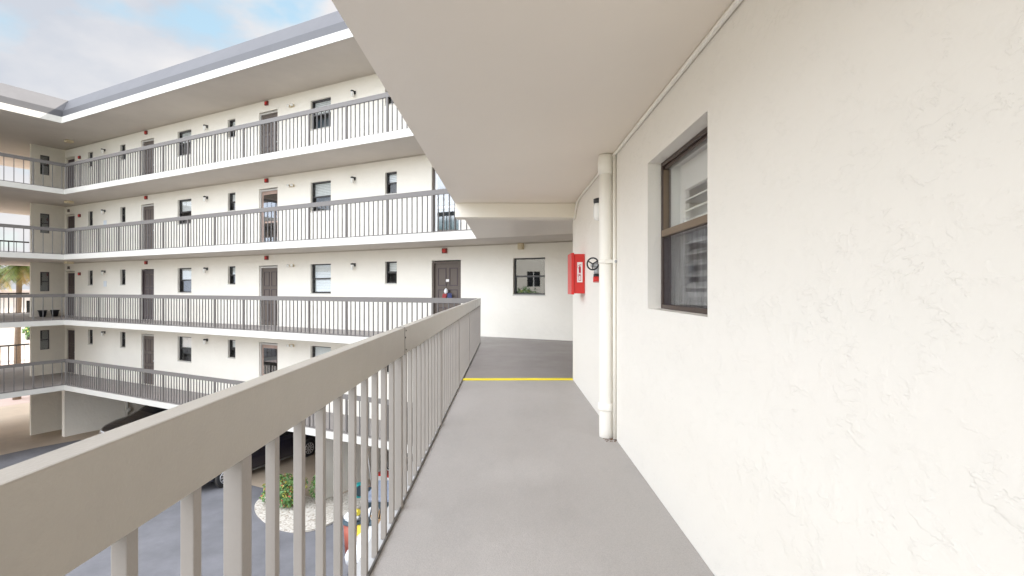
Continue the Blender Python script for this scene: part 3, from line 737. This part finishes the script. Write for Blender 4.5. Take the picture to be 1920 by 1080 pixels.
# jar lamps (near one, then the ones on the far building)
def jar_lamp(label, mtx, loc, rz):
    t = thing('wall_lamp', label, 'wall lamp', mtx, loc, rz, 'jar lamps on the walkway walls')
    b = MB(); b.box(-.045, .045, -.02, 0, -.05, .05); b.box(-.02, .02, -.12, -.02, .02, .045)
    b.lathe([(.045, 0), (.05, .01), (.05, .04), (.02, .05)], (0, -.10, .0), 16)
    b.build('bracket', 'black_metal', t)
    MB().lathe([(.01, -.155), (.04, -.145), (.05, -.115), (.05, -.03), (.043, 0)], (0, -.10, 0), 18).build('glass_jar', 'lamp_glass', t)
    return t
lamp0 = jar_lamp('white jar lamp with black bracket on near wall above the hose valve', Cf, (WX, 4.60, z2 + 2.05), R(-90))
for l in (1, 2, 3, 4):
    for (u, nm) in ((-5.42, 'right-hand'), (-12.7, 'middle'), (-19.87, 'left-hand')):
        copy_thing(lamp0, '%s jar lamp with black bracket on the %s storey wall across the courtyard' % (nm, ORD[l]), F, (u, 0, LV[l] + 2.0), 0)

def alarm(label, loc):
    t = thing('alarm_sounder', label, 'fire alarm', F, loc, 0, 'red alarm sounders above the doors')
    MB().box(-.075, .075, -.06, 0, -.07, .07).build('housing', 'red_alarm', t, bevel=.008)
    MB().lathe([(.05, -.075), (.055, -.062)], (0, 0, 0), 14, 'y').build('horn', 'red_paint', t)
    return t
al0 = None
WHERE = {-2.08: 'by the right-hand end', -9.4: 'over the second door from the right', -16.67: 'over the third door from the right', -22.0: 'near the left corner'}
for l in (1, 2, 3, 4):
    for u in (-2.08, -9.4, -16.67, -22.0):
        if l == 1: continue
        lab = 'red alarm box %s of the %s storey opposite' % (WHERE[u], ORD[l])
        loc = (u, 0, LV[l] + (2.32 if u > -20 else 1.93))
        if al0 is None: al0 = alarm(lab, loc)
        else: copy_thing(al0, lab, F, loc)

def emlight(label, loc):
    t = thing('emergency_light', label, 'emergency light', F, loc, 0, 'twin-head emergency lights')
    MB().box(-.09, .09, -.06, 0, -.04, .04).build('case', 'cream_plastic', t, bevel=.006)
    for s in (-1, 1):
        MB().lathe([(.02, -.06), (.045, -.09), (.045, -.13), (.01, -.135)], (s * .09, 0, .0), 12, 'y').build('lamp_head', 'lamp_glass', t)
    return t
e0 = None
for l in (1, 2, 3, 4):
    lab = 'twin-head emergency light beside the second door on the %s storey' % ORD[l]
    if e0 is None: e0 = emlight(lab, (-8.16, 0, LV[l] + 2.03))
    else: copy_thing(e0, lab, F, (-8.16, 0, LV[l] + 2.03))
for l in (2, 3, 4):
    o = MB().box(-.13, .13, -.13, .13, -.10, 0).build('ceiling_light', 'cream_plastic', bevel=.02); place(o, F, (-21.3, -.7, LV[l] + 2.439))
    tag(o, 'cream box light under the soffit of the %s storey near left corner' % ORD[l], 'ceiling light', 'cream box lights under the soffits')
o = MB().box(-.07, .07, -.10, 0, -.16, 0).box(-.055, .055, -.115, -.1, -.14, -.02).build('ceiling_light', 'cream_plastic', bevel=.006); place(o, F, (.28, -.002, z2 + 2.435)); tag(o, 'cream box light on the end wall above the right-hand window', 'wall light')
for l in (2, 3):
    o = MB().box(-.12, .12, -.012, 0, 0, .24).build('wall_sign', 'sign_pale', bevel=.004); place(o, F, (-19.85, -.001, LV[l] + 1.35)); tag(o, 'small pale square sign below the left lamp on the %s storey' % ORD[l], 'sign', 'small pale signs')
    o = MB().box(-.06, .06, -.05, 0, 0, .13).build('junction_box', 'door_brown', bevel=.004); place(o, F, (-23.0, -.001, LV[l] + 2.16)); tag(o, 'small dark box above the corner door on the %s storey' % ORD[l], 'junction box', 'small dark boxes above corner doors')

# door decoration: plush figure stand-in = round white flower wreath swag with red and blue ribbons
hd = thing('door_hanger', 'white pompom with red and blue ribbons hanging on the near brown door', 'door decoration', F, (-2.03, .03, z2 + 1.20))
MB().tube([(0, .0, .24), (-.04, 0, .12), (0, 0, .02)], .006, 6).build('cord', 'ink_black', hd)
MB().lathe([(.01, -.085), (.045, -.045), (.062, 0), (.045, .045), (.01, .085)], (-.02, -.03, 0), 14).build('pompom', 'plastic_white', hd)
rb = MB()
for k in range(5): rb.add([(-.13 + .03 * k, -.03 - .008 * k, -.07), (-.09 + .03 * k, -.03 - .008 * k, -.06), (-.12 + .025 * k, -.04, -.20 - .02 * (k % 2)), (-.15 + .025 * k, -.04, -.19)], [(0, 1, 2, 3)])
mat('ribbon_red', (.30, .03, .03), .6); rb.build('red_ribbon', 'ribbon_red', hd)
rb = MB()
for k in range(5): rb.add([(.02 + .03 * k, -.03 - .008 * k, -.06), (.06 + .03 * k, -.03 - .008 * k, -.05), (.07 + .03 * k, -.045, -.18 - .02 * (k % 2)), (.04 + .03 * k, -.045, -.19)], [(0, 1, 2, 3)])
mat('ribbon_blue', (.03, .04, .13), .6); rb.build('blue_ribbon', 'ribbon_blue', hd)
dn = MB().box(-.05, .05, -.008, 0, -.035, .035).build('number_plate', 'white_paper'); dn.parent = None; place(dn, F, (-2.05, .078, z2 + 1.50)); tag(dn, 'small white plate on the brown door nearest the walkway corner', 'door plate')

# flower pots on the second level
for k, (u, v) in enumerate(((-23.05, -.95), (-22.95, -.55))):
    t = thing('plant_pot', ['black empty pot standing further left at the corner on the second level', 'black empty pot standing further right at the corner on the second level'][k], 'plant pot', F, (u, v, z2 + .001), 0, 'pair of black pots')
    MB().lathe([(.10, 0), (.15, .26), (.17, .26), (.17, .30), (.14, .30), (.13, .24), (.02, .24)], n=18).build('pot', 'black_metal', t)
    MB().lathe([(.01, .2505), (.125, .25), (.125, .245), (.01, .245)], n=14).build('potting_soil', 'soil', t)

# pipe with valve on the left carport fin
t = thing('standpipe', 'white pipe with valve at the back of the left carport fin wall', 'pipe', F, (-21.70, 1.75, 0))
MB().tube([(0, 0, 0), (0, 0, 2.43)], .07, 14).build('pipe', 'slab_white', t)
MB().lathe([(.03, 0), (.07, .01), (.07, .1), (.1, .12), (.1, .16), (.02, .17)], (.05, 0, .72), 12, 'x').build('valve', 'slab_white', t)

# ------------------------------------------------------------------ vehicles
def loft_car(label, mtx, loc, rz, paint, L=4.6, W=1.82, zs=1.0, group=None):
    """car along local +x (nose), origin on the ground under its middle"""
    root = thing('parked_car', label, 'car', mtx, loc, rz, group)
    # station: x, half width, sill z, belt z, top z, top half width
    S = [(-.50, .62, .42, .72, .78, .50), (-.485, .80, .30, .86, .95, .62), (-.44, .88, .24, .92, 1.04, .68), (-.33, .905, .22, .94, 1.20, .62), (-.20, .91, .20, .94, 1.43, .60),
         (-.04, .91, .20, .93, 1.46, .60), (.08, .91, .20, .92, 1.42, .59), (.20, .91, .20, .91, 1.10, .66), (.25, .905, .20, .90, 1.00, .70), (.36, .89, .21, .86, .93, .70), (.45, .84, .24, .76, .84, .62), (.49, .74, .32, .64, .74, .55), (.50, .60, .42, .56, .64, .45)]
    def ring(s):
        x, hw, zb, be, tp, tw = s; x *= L; hw *= W / 1.82; tw *= W / 1.82
        be = .34 + (be - .34) * zs; tp = .34 + (tp - .34) * zs
        half = [(0, zb), (hw * .85, zb), (hw, zb + .10), (hw * 1.0, (zb + be) / 2), (hw * .975, be), (tw + (hw - tw) * .12, tp - (tp - be) * .12), (tw * .8, tp), (0, tp + .01)]
        return [(x, y, z) for y, z in half] + [(x, -y, z) for y, z in half[-2:0:-1]]
    rg = [ring(s) for s in S]; n = len(rg[0])
    bd = MB(); gl = MB(); vs = [p for r in rg for p in r]
    bf = []; gf = []
    for i in range(len(S) - 1):
        for k in range(n):
            f = (i * n + k, i * n + (k + 1) % n, (i + 1) * n + (k + 1) % n, (i + 1) * n + k)
            side = k in (4, n - 5)
            cab = 3 <= i <= 6
            top = k in (5, 6, n - 7, n - 6)
            if (side and cab) or (top and i in (3, 6)): gf.append(f)
            else: bf.append(f)
    bf.append(tuple(range(n))); bf.append(tuple((len(S) - 1) * n + k for k in range(n)))
    def used(fs):
        ids = sorted({i for f in fs for i in f}); mp = {q: k for k, q in enumerate(ids)}
        return [vs[i] for i in ids], [tuple(mp[i] for i in f) for f in fs]
    bd.add(*used(bf), 0, True); body = bd.build('body', paint, root)
    gl.add(*used(gf), 0, True); gl.build('window', 'car_glass', root)
    yw = W / 2
    for sx in (-.305, .315):
        for sy in (-1, 1):
            ar = MB().lathe([(.01, 0), (.37, 0), (.37, .012), (.01, .012)], (sx * L, sy * (yw - .002) - (.012 if sy < 0 else 0), .34), 28, 'y'); ar.build('wheel_arch', 'rail_joint', root)
            wl = MB().lathe([(.20, 0), (.30, -.005), (.325, .02), (.325, .17), (.30, .2), (.2, .2)], (0, 0, 0), 32, 'y')
            o = wl.build('wheel', 'tyre', root)
            o.location = (sx * L, sy * (yw - .17), .325)
            if sy > 0: pass
            else: o.rotation_euler = (0, 0, math.pi)
            rm = MB().lathe([(.215, .175), (.215, .208), (.195, .21), (.19, .17), (.03, .165), (.03, .19), (.005, .195)], n=32, axis='y')
            for k in range(10):
                a = 2 * math.pi * k / 10; c_, s_ = math.cos(a), math.sin(a); pr_ = (-s_, c_)
                q = []
                for (rr, ww_) in ((.03, .016), (.2, .026)):
                    for e in (-1, 1): q.append((rr * c_ + e * ww_ * pr_[0], .206, rr * s_ + e * ww_ * pr_[1]))
                q2 = [(p[0], .175, p[2]) for p in q]
                rm.add(q + q2, [(0, 1, 3, 2), (4, 6, 7, 5), (0, 2, 6, 4), (1, 5, 7, 3)])
            r_ = rm.build('rim', 'rim', o)
            dk = MB().lathe([(.005, .165), (.2, .165), (.2, .17), (.005, .17)], n=24, axis='y'); dk.build('brake_shadow_disc', 'rail_joint', o).name = 'hub_shade_disc'  # dark disc painted as the shade between the spokes
    for sy in (-1, 1):
        MB().box(-.28 * L, .28 * L, sy * yw * 1.0 - .012, sy * yw * 1.0 + .012, .235, .265).build('sill_trim', 'trim_chrome', root)
        MB().box(.455 * L, .482 * L, sy * .62 - .14, sy * .62 + .14, .60, .70).build('headlight', 'headlamp', root, bevel=.03)
        MB().box(-.492 * L, -.47 * L, sy * .64 - .12, sy * .64 + .12, .74, .86).build('tail_light', 'red_paint', root, bevel=.02)
        MB().box(.16 * L, .19 * L, sy * (yw + .10) - .09, sy * (yw + .10) + .09, .93, 1.05).build('mirror', paint, root, bevel=.03)
        MB().box(-.03 * L, .0 * L, sy * (yw - .003) - .012, sy * (yw - .003) + .012, .80, .825).build('door_handle', 'trim_chrome', root)
    MB().box(.488 * L, .503 * L, -.35, .35, .34, .52).build('grille', 'rail_joint', root, bevel=.02)
    return root
# side of the first car is at u ~ -10.2 ; nose out of the carport
loft_car('glossy dark navy car with silver alloy wheels parked nose out beneath the walkway', F, (-11.05, .72, 0), R(-90), 'navy_paint', L=5.5, W=1.86, zs=1.25)
loft_car('black car parked deeper in the carport beside the left fin wall', F, (-17.75, 1.5, 0), R(-90), 'black_paint', L=4.8, W=1.85, zs=1.25)

# utility cart under the near walkway
def cart():
    t = thing('utility_cart', 'white utility cart with slate blue roof panel parked under the walkway', 'cart', Cf, (-2.42, 11.95, 0), R(178))
    b = MB()
    S = [(-1.25, .52, .30, .62), (-1.2, .58, .28, .70), (-.2, .60, .26, .72), (.1, .60, .24, .50), (.45, .60, .24, .52), (.62, .60, .26, .86), (.95, .56, .30, .80), (1.18, .48, .36, .62), (1.24, .36, .42, .52)]
    vs = []; fs = []
    for (x, hw, zb, zt) in S: vs += [(x, -hw * .92, zb), (x, -hw, (zb + zt) / 2), (x, -hw * .94, zt - .03), (x, -hw * .75, zt), (x, hw * .75, zt), (x, hw * .94, zt - .03), (x, hw, (zb + zt) / 2), (x, hw * .92, zb)]
    for i in range(len(S) - 1):
        for k in range(8): fs.append((i * 8 + k, i * 8 + (k + 1) % 8, (i + 1) * 8 + (k + 1) % 8, (i + 1) * 8 + k))
    fs += [tuple(range(8)), tuple(len(vs) - 8 + k for k in range(8))]
    b.add(vs, fs, 0, True); b.build('body', 'white_paint', t)
    for x in (-.85, .85):
        for sy in (-1, 1):
            o = MB().lathe([(.10, -.09), (.20, -.10), (.225, -.07), (.225, .07), (.20, .10), (.10, .09)], n=24, axis='y').build('wheel', 'tyre', t); o.location = (x, sy * .56, .225)
            MB().lathe([(.11, -.095), (.11, .095), (.03, .10), (.005, .10)], n=18, axis='y').build('rim', 'rim', o)
    MB().box(-.25, .12, -.5, .5, .72, .84).build('seat', 'tarp', t, bevel=.03)
    MB().box(-.34, -.25, -.5, .5, .86, 1.2).build('backrest', 'tarp', t, bevel=.03)
    for (x0_, x1_) in ((-.45, -.42), (.75, .55)):
        for sy in (-1, 1): MB().tube([(x0_, sy * .52, .7), (x1_, sy * .52, 1.82)], .016, 8).build('roof_post', 'black_metal', t)
    rf = MB(); rf.box(-.75, .75, -.58, .58, 1.82, 1.87)
    for k in range(3): rf.box(-.75 + .02, .75 - .02, -.4 + .38 * k - .03 + .02, -.4 + .38 * k + .03 + .02, 1.872, 1.885)
    rf.build('roof', 'tarp', t, bevel=.015)
    MB().tube([(.62, .25, .85), (.45, .25, 1.02)], .015, 8).build('steering_column', 'black_metal', t)
    sw = MB()
    for k in range(16):
        a0 = 2 * math.pi * k / 16; a1 = 2 * math.pi * (k + 1) / 16; q = lambda a: (.45 + .09 * math.cos(a), .25 + .16 * math.sin(a), 1.02 + .12 * math.cos(a))
        sw.tube([q(a0), q(a1)], .014, 6, caps=False)
    sw.build('steering_wheel', 'black_metal', t)
cart()

def trash_bin(label, loc, m, mtx=Matrix.Identity(4), r=.24, h=.78):
    t = thing('trash_bin', label, 'bin', mtx, loc)
    MB().lathe([(r * .82, 0), (r, h), (r * .95, h), (r * .78, .03), (.01, .03)], n=24).build('bin_body', m, t)
    MB().lathe([(r * .97, h - .04), (r * 1.09, h - .03), (r * 1.09, h + .005), (r * .93, h + .006)], n=24).build('rim', 'bin_slate', t)
    return t
def blob(mb, c, r, seed, n=14, flat=1.0):
    rnd = random.Random(seed); ph = [rnd.uniform(0, 6.28) for _ in range(6)]
    vs = []; fs = []
    for i in range(n + 1):
        th = math.pi * i / n
        for k in range(n * 2):
            p = math.pi * k / n; q = 1 + .12 * math.sin(3 * p + ph[0] + 2 * th) + .08 * math.sin(7 * p + ph[1] - 4 * th) + .05 * math.sin(5 * th + ph[2] + 11 * p)
            vs.append((c[0] + r * q * math.sin(th) * math.cos(p), c[1] + r * q * math.sin(th) * math.sin(p), c[2] + r * flat * q * math.cos(th)))
    for i in range(n):
        for k in range(n * 2): fs.append((i * 2 * n + k, i * 2 * n + (k + 1) % (2 * n), (i + 1) * 2 * n + (k + 1) % (2 * n), (i + 1) * 2 * n + k))
    mb.add(vs, fs, 0, True); return mb
I4 = Matrix.Identity(4)
trash_bin('brick-red trash bin with dark rim standing on the asphalt', (-3.95, 12.75, 0), 'bin_red')
o = blob(MB(), (0, 0, 0), .19, 3, flat=.75).build('bag', 'plastic_white'); place(o, I4, (-3.96, 12.75, .87)); tag(o, 'white plastic bag bulging out of the brick-red bin', 'bag')
o = MB().lathe([(.01, 0), (.05, 0), (.055, .03), (.055, .22), (.02, .30), (.02, .34), (.005, .345)], n=16).build('bottle', 'clear_plastic'); place(o, I4, (-3.98, 12.86, 1.0)); tag(o, 'tall pale plastic jug standing in the brick-red bin', 'bottle')
o = blob(MB(), (0, 0, 0), .08, 5).build('sponge_bag', 'plastic_yellow'); place(o, I4, (-3.83, 12.65, 1.02)); tag(o, 'small yellow bag on top of the white one', 'bag')
trash_bin('dark slate bin standing to the right of the red one', (-3.42, 12.75, 0), 'bin_slate', r=.22, h=.80)
o = blob(MB(), (0, 0, 0), .15, 8, flat=1.1).build('bag', 'clear_plastic'); place(o, I4, (-3.45, 12.8, .95)); tag(o, 'pale grey sack stuffed in the dark slate bin', 'bag')
def broom(label, loc, tilt, m, hm, h=1.3):
    t = thing('broom', label, 'broom', I4, loc)
    t.rotation_euler = tilt
    MB().tube([(0, 0, 0), (0, 0, h)], .014, 8).build('handle', m, t)
    MB().box(-.14, .14, -.03, .03, -.03, .03).build('head', hm, t, bevel=.01)
    MB().box(-.13, .13, -.025, .025, -.10, -.031).build('bristles', hm, t)
    return t
o = thing('wet_floor_sign', 'yellow folding caution stand between red and slate bins', 'sign', I4, (-3.70, 12.45, 0), R(15))
for s in (-1, 1):
    MB().add([(-.10, s * .13, 0), (.10, s * .13, 0), (.06, s * .01, .80), (-.06, s * .01, .80), (-.10, s * .145, 0), (.10, s * .145, 0), (.06, s * .025, .80), (-.06, s * .025, .80)], [(0, 1, 2, 3), (7, 6, 5, 4), (0, 4, 5, 1), (1, 5, 6, 2), (2, 6, 7, 3), (3, 7, 4, 0)]).build('panel', 'plastic_yellow', o)
t = thing('cardboard_box', 'tall tan cardboard box behind the cart seat', 'box', I4, (-3.13, 12.55, 0), R(20))
cbx = MB().box(-.18, .18, -.18, .18, 0, .95); cbx.build('box_body', 'cardboard', t)
fl = MB()
for s in (-1, 1):
    fl.add([(-.18, s * .18, .95), (.18, s * .18, .95), (.18, s * .30, 1.03), (-.18, s * .30, 1.03)], [(0, 1, 2, 3)]); fl.add([(s * .18, -.18, .95), (s * .18, .18, .95), (s * .32, .18, .99), (s * .32, -.18, .99)], [(0, 1, 2, 3)])
fl.build('flap', 'cardboard', t)
o = blob(MB(), (0, 0, 0), .17, 12, flat=1.2).build('bag', 'cardboard'); place(o, I4, (-2.98, 13.3, 1.0)); tag(o, 'tan paper sack right of the cardboard box', 'bag')
# tool caddy and tools further back
trash_bin('short black tub of tools behind the bins', (-3.45, 13.6, 0), 'black_metal', r=.26, h=.75)
for k, (dx, dy, m) in enumerate(((-.08, 0, 'orange_paint'), (.02, .05, 'red_paint'), (.10, -.03, 'orange_paint'))):
    broom('%s-handled brush standing in the black tub' % ['left orange', 'middle red', 'right orange'][k], (-3.45 + dx, 13.6 + dy, .18), (R(4 * k - 5), R(6 - 5 * k), 0), m, 'black_metal', 1.0)
broom('push broom with white handle and orange grip leaning by the wall', (-4.55, 16.6, .10), (R(8), R(-4), 0), 'white_paint', 'orange_paint', 1.35)
# teal hose pot
t = thing('hose_reel', 'teal round hose reel on the ground behind the bins', 'hose reel', I4, (-4.75, 16.0, 0), R(30))
hb = MB()
for j in range(4):
    for k in range(20):
        a0 = 2 * math.pi * k / 20; a1 = 2 * math.pi * (k + 1) / 20; rr = .20 + .0 * j
        hb.tube([(rr * math.cos(a0), -.08 + .05 * j, .26 + rr * math.sin(a0)), (rr * math.cos(a1), -.08 + .05 * j, .26 + rr * math.sin(a1))], .028, 6, caps=False)
hb.build('hose', 'teal', t)
MB().lathe([(.16, -.11), (.17, -.10), (.17, .10), (.16, .11)], (0, 0, .26), 20, 'y').build('drum', 'bin_slate', t)
MB().box(-.2, .2, -.13, .13, 0, .04).build('base', 'bin_slate', t)
# slate-blue low trailer with white and red goods
t = thing('utility_trailer', 'low slate blue flat trailer standing behind the bins', 'trailer', Cf, (-3.35, 14.9, 0), R(20))
MB().box(-.75, .75, -.55, .55, .48, .56).build('deck', 'tarp', t, bevel=.01)
MB().box(-.78, .78, -.585, -.552, .40, .66).box(-.78, .78, .552, .585, .40, .66).build('side_rail', 'bin_slate', t)
for s in (-1, 1):
    o = MB().lathe([(.10, -.06), (.24, -.07), (.26, -.04), (.26, .04), (.24, .07), (.10, .06)], n=20, axis='y').build('wheel', 'tyre', t); o.location = (0, s * .68, .26)
    MB().lathe([(.11, -.05), (.11, .05), (.02, .06)], n=14, axis='y').build('rim', 'rim', o)
MB().tube([(.78, 0, .45), (1.4, 0, .42)], .03, 8).build('drawbar', 'bin_slate', t)
t = thing('cooler', 'white cool box with red lid on the ground behind the trailer', 'cool box', I4, (-4.15, 17.0, 0), R(-25))
MB().box(-.30, .30, -.19, .19, 0, .36).build('cooler_body', 'white_paint', t, bevel=.03)
MB().box(-.31, .31, -.20, .20, .362, .44).build('lid', 'red_paint', t, bevel=.02)
MB().tube([(-.31, 0, .30), (-.34, 0, .46), (-.2, 0, .53), (.2, 0, .53), (.34, 0, .46), (.31, 0, .30)], .012, 6).build('handle', 'white_paint', t)
# black scooter
def scooter():
    t = thing('motor_scooter', 'small black motor scooter parked at the back beside the cool box', 'scooter', I4, (-3.72, 17.6, 0), R(200))
    for x in (-.55, .6):
        o = MB().lathe([(.12, -.05), (.20, -.055), (.23, -.03), (.23, .03), (.20, .055), (.12, .05)], n=22, axis='y').build('wheel', 'tyre', t); o.location = (x, 0, .23)
        MB().lathe([(.13, -.03), (.13, .03), (.02, .04)], n=16, axis='y').build('rim', 'rim', o)
    S = [(-.75, .10, .45, .72), (-.6, .15, .40, .80), (-.2, .16, .28, .78), (.0, .16, .22, .40), (.25, .17, .22, .34), (.38, .19, .26, .80), (.48, .16, .40, 1.0), (.55, .08, .55, 1.02)]
    vs = []; fs = []
    for (x, hw, zb, zt) in S: vs += [(x, -hw, zb), (x, -hw, zt - .05), (x, -hw * .6, zt), (x, hw * .6, zt), (x, hw, zt - .05), (x, hw, zb)]
    for i in range(len(S) - 1):
        for k in range(6): fs.append((i * 6 + k, i * 6 + (k + 1) % 6, (i + 1) * 6 + (k + 1) % 6, (i + 1) * 6 + k))
    fs += [tuple(range(6)), tuple(len(vs) - 6 + k for k in range(6))]
    MB().add(vs, fs, 0, True).build('body', 'black_paint', t)
    MB().box(-.68, -.05, -.14, .14, .79, .88).build('seat', 'bin_slate', t, bevel=.03)
    MB().tube([(.42, -.3, 1.05), (.46, 0, 1.0), (.42, .3, 1.05)], .016, 8).build('handlebar', 'black_metal', t)
    MB().tube([(.6, 0, .23), (.48, 0, .9)], .03, 8).build('fork', 'grey_metal', t)
scooter()
for k, (u, v) in enumerate(((-5.0, 5.2), (-3.0, 5.4))):
    o = MB().prism([(-.9, -.08), (.9, -.08), (.85, .08), (-.85, .08)], 0, .13).build('wheel_stop', 'gravel', bevel=.02); place(o, F, (u, v, .008)); tag(o, ['left', 'right'][k] + ' concrete wheel stop in the carport bay behind the cart', 'wheel stop', 'concrete wheel stops')

# ------------------------------------------------------------------ plants
def leaf_cloud(centers, n, size, seed, cut=None):
    rnd = random.Random(seed); mb = MB()
    for _ in range(n):
        c, r = rnd.choice(centers)
        while True:
            d = Vector((rnd.uniform(-1, 1), rnd.uniform(-1, 1), rnd.uniform(-1, 1)))
            if .25 < d.length < 1: break
        p = Vector(c) + Vector((d.x * r[0], d.y * r[1], d.z * r[2]))
        if p.z < .03: p.z = .03 + rnd.random() * .1
        nrm = (d.normalized() * .6 + Vector((rnd.uniform(-1, 1), rnd.uniform(-1, 1), rnd.uniform(0, 1)))).normalized()
        a = nrm.cross(Vector((rnd.uniform(-1, 1), rnd.uniform(-1, 1), .3))).normalized(); b = nrm.cross(a)
        s = size * rnd.uniform(.6, 1.3)
        mi = 0
        x = rnd.random()
        if x < .18: mi = 1
        elif x < .26: mi = 2
        mb.add([p - a * s, p - b * s * .42 + nrm * s * .12, p + a * s, p + b * s * .42 + nrm * s * .12], [(0, 1, 2, 3)], mi)
    return mb
def shrub(label, mtx, loc, cs, n, size, seed, mats=('leaf', 'leaf_yellow', 'leaf_red'), name='flowering_shrub', group=None):
    t = thing(name, label, 'shrub', mtx, loc, 0, group)
    leaf_cloud(cs, n, size, seed).build('foliage', list(mats), t, recalc=False)
    st_ = MB(); rnd = random.Random(seed)
    for k in range(7):
        c, r = rnd.choice(cs); st_.tube([(rnd.uniform(-.06, .06), rnd.uniform(-.06, .06), 0), (c[0] * .6, c[1] * .6, c[2] * .6), (c[0] + rnd.uniform(-.1, .1), c[1] + rnd.uniform(-.1, .1), c[2] + r[2] * .5)], [.018, .012, .006], 6)
    st_.build('stem', 'bark', t)
    return t
shrub('larger left-hand shrub with coral flowers in the white gravel bed', F, (-7.35, -1.05, .06), [((-.25, 0, .35), (.45, .4, .34)), ((.25, -.1, .38), (.38, .38, .38)), ((0, .1, .55), (.35, .3, .25)), ((-.1, -.2, .2), (.5, .35, .2))], 1500, .055, 1)
shrub('middle shrub with yellow and red leaves beside the fin wall', F, (-6.75, -1.15, .06), [((.0, 0, .42), (.36, .34, .40)), ((.1, .1, .65), (.28, .26, .28)), ((-.1, -.15, .25), (.4, .3, .22))], 1100, .055, 2)
shrub('small shrub against the foot of the white fin wall', F, (-6.25, -.72, .06), [((0, 0, .45), (.24, .22, .32)), ((.05, 0, .7), (.18, .16, .2))], 450, .05, 4, ('leaf', 'leaf', 'leaf_yellow'))

def palm(label, loc, h, seed, s=1.0):
    t = thing('palm_tree', label, 'palm tree', I4, loc, 0, 'palm trees beyond the breezeway')
    rnd = random.Random(seed)
    MB().tube([(0, 0, 0), (.05, 0, h * .5), (.12, .05, h)], [.20, .14, .13], 12).build('trunk', 'bark', t)
    fm = MB(); dm = MB()
    for k in range(30):
        az = rnd.uniform(0, 6.283); el = rnd.uniform(-.75, 1.15); Lf = rnd.uniform(1.2, 1.8) * s
        dead = el < -.35; mb = dm if dead else fm
        pts = []; p = Vector((.12, .05, h)); d = Vector((math.cos(az) * math.cos(el), math.sin(az) * math.cos(el), math.sin(el)))
        for i in range(10):
            pts.append(p.copy()); p = p + d * (Lf / 9); d = (d + Vector((0, 0, -.17))).normalized()
        mb.tube(pts, [.02 - .0018 * i for i in range(10)], 4)
        for i in range(1, 10):
            dd = (pts[i] - pts[i - 1]).normalized(); sd_ = dd.cross(Vector((0, 0, 1))).normalized()
            for e in (-1, 1):
                for q in (0, .33, .66):
                    b = pts[i - 1].lerp(pts[i], q); ln = .5 * s * math.sin(math.pi * (i + q) / 10.6) ** .6 + .05
                    tip = b + sd_ * e * ln * .75 + dd * ln * .45 + Vector((0, 0, -ln * rnd.uniform(.3, .8)))
                    mb.add([b, b + dd * .05, tip], [(0, 1, 2)])
    fm.build('crown', 'palm_leaf', t, recalc=False); dm.build('dead_fronds', 'palm_dry', t, recalc=False)
palm('taller palm with yellow hanging fronds seen through the breezeway', (-29.2, 30.2, 0), 7.9, 3)
palm('palm at the far left edge seen through the breezeway', (-31.5, 31.0, 0), 7.6, 9)
def tree(label, loc, h, r, seed):
    t = thing('broadleaf_tree', label, 'tree', I4, loc, 0, 'trees beyond the breezeway')
    rnd = random.Random(seed)
    MB().tube([(0, 0, 0), (.1, 0, h * .35), (.05, .1, h * .6)], [.22, .16, .09], 10).build('trunk', 'bark', t)
    cs = []
    for k in range(9):
        a = rnd.uniform(0, 6.28); q = rnd.uniform(.1, .65) * r; cs.append(((q * math.cos(a), q * math.sin(a), h * rnd.uniform(.5, .9)), (r * .45, r * .45, r * .35)))
    leaf_cloud(cs, 2600, .14, seed).build('crown', ['leaf', 'hedge', 'leaf_yellow'], t, recalc=False)
tree('leafy tree low behind the palm trees', (-43, 47, 0), 4.0, 2.4, 21)
tree('rounded green tree at far left beyond the breezeway', (-54, 49, 0), 5.0, 3.0, 22)
def hedge():
    mb = MB(); rnd = random.Random(5)
    cs = [((u, rnd.uniform(-.2, .2), .45), (.7, .5, .42)) for u in [i * .6 for i in range(26)]]
    m2 = leaf_cloud(cs, 9000, .07, 6)
    o = m2.build('hedge', ['leaf', 'hedge', 'leaf_yellow'], recalc=False); place(o, F, (-43.0, -9, 0), R(90)); tag(o, 'long low clipped hedge beyond the breezeway', 'hedge')
hedge()
def far_building(label, loc, rz, w, d, h, n):
    t = thing('distant_building', label, 'building', I4, loc, rz, 'pale buildings beyond the breezeway')
    hs = []
    st = int(h // 2.9)
    for k in range(n):
        for s_ in range(st):
            x = -w / 2 + (k + .5) * w / n; hs.append((x - .6, x + .6, .9 + 2.9 * s_, 2.3 + 2.9 * s_))
    mb = MB(); wall_open(mb, -w / 2, w / 2, 0, h, .2, hs, -d / 2); mb.box(-w / 2, w / 2, -d / 2 + .5, d / 2, 0, h - .01); mb.build('wall', 'far_stucco', t)
    MB().box(-w / 2 - .4, w / 2 + .4, -d / 2 - .5, d / 2 + .4, h + .002, h + .35).build('roof', 'far_roof', t)
    for (a, b, c_, e) in hs:
        wn = MB().box(a, b, -d / 2 + .12, -d / 2 + .16, c_, e).build('window', 'car_glass', t)
        MB().box((a + b) / 2 - .03, (a + b) / 2 + .03, -d / 2 + .08, -d / 2 + .118, c_, e).build('mullion', 'white_paint', wn)
far_building('pale house across the yard behind the near walkway', (-30, -11, 0), R(127), 30, 9, 11.6, 9)
tree('green tree standing in the yard behind the viewer', (-17.5, -.5, 0), 6.6, 2.4, 33)
tree('second green tree standing in the yard behind the viewer', (-15.5, -3.5, 0), 7.0, 2.4, 34)
far_building('long pale two-storey house with flat roof far beyond the breezeway', (-60, 55, 0), R(50), 46, 10, 6.0, 12)
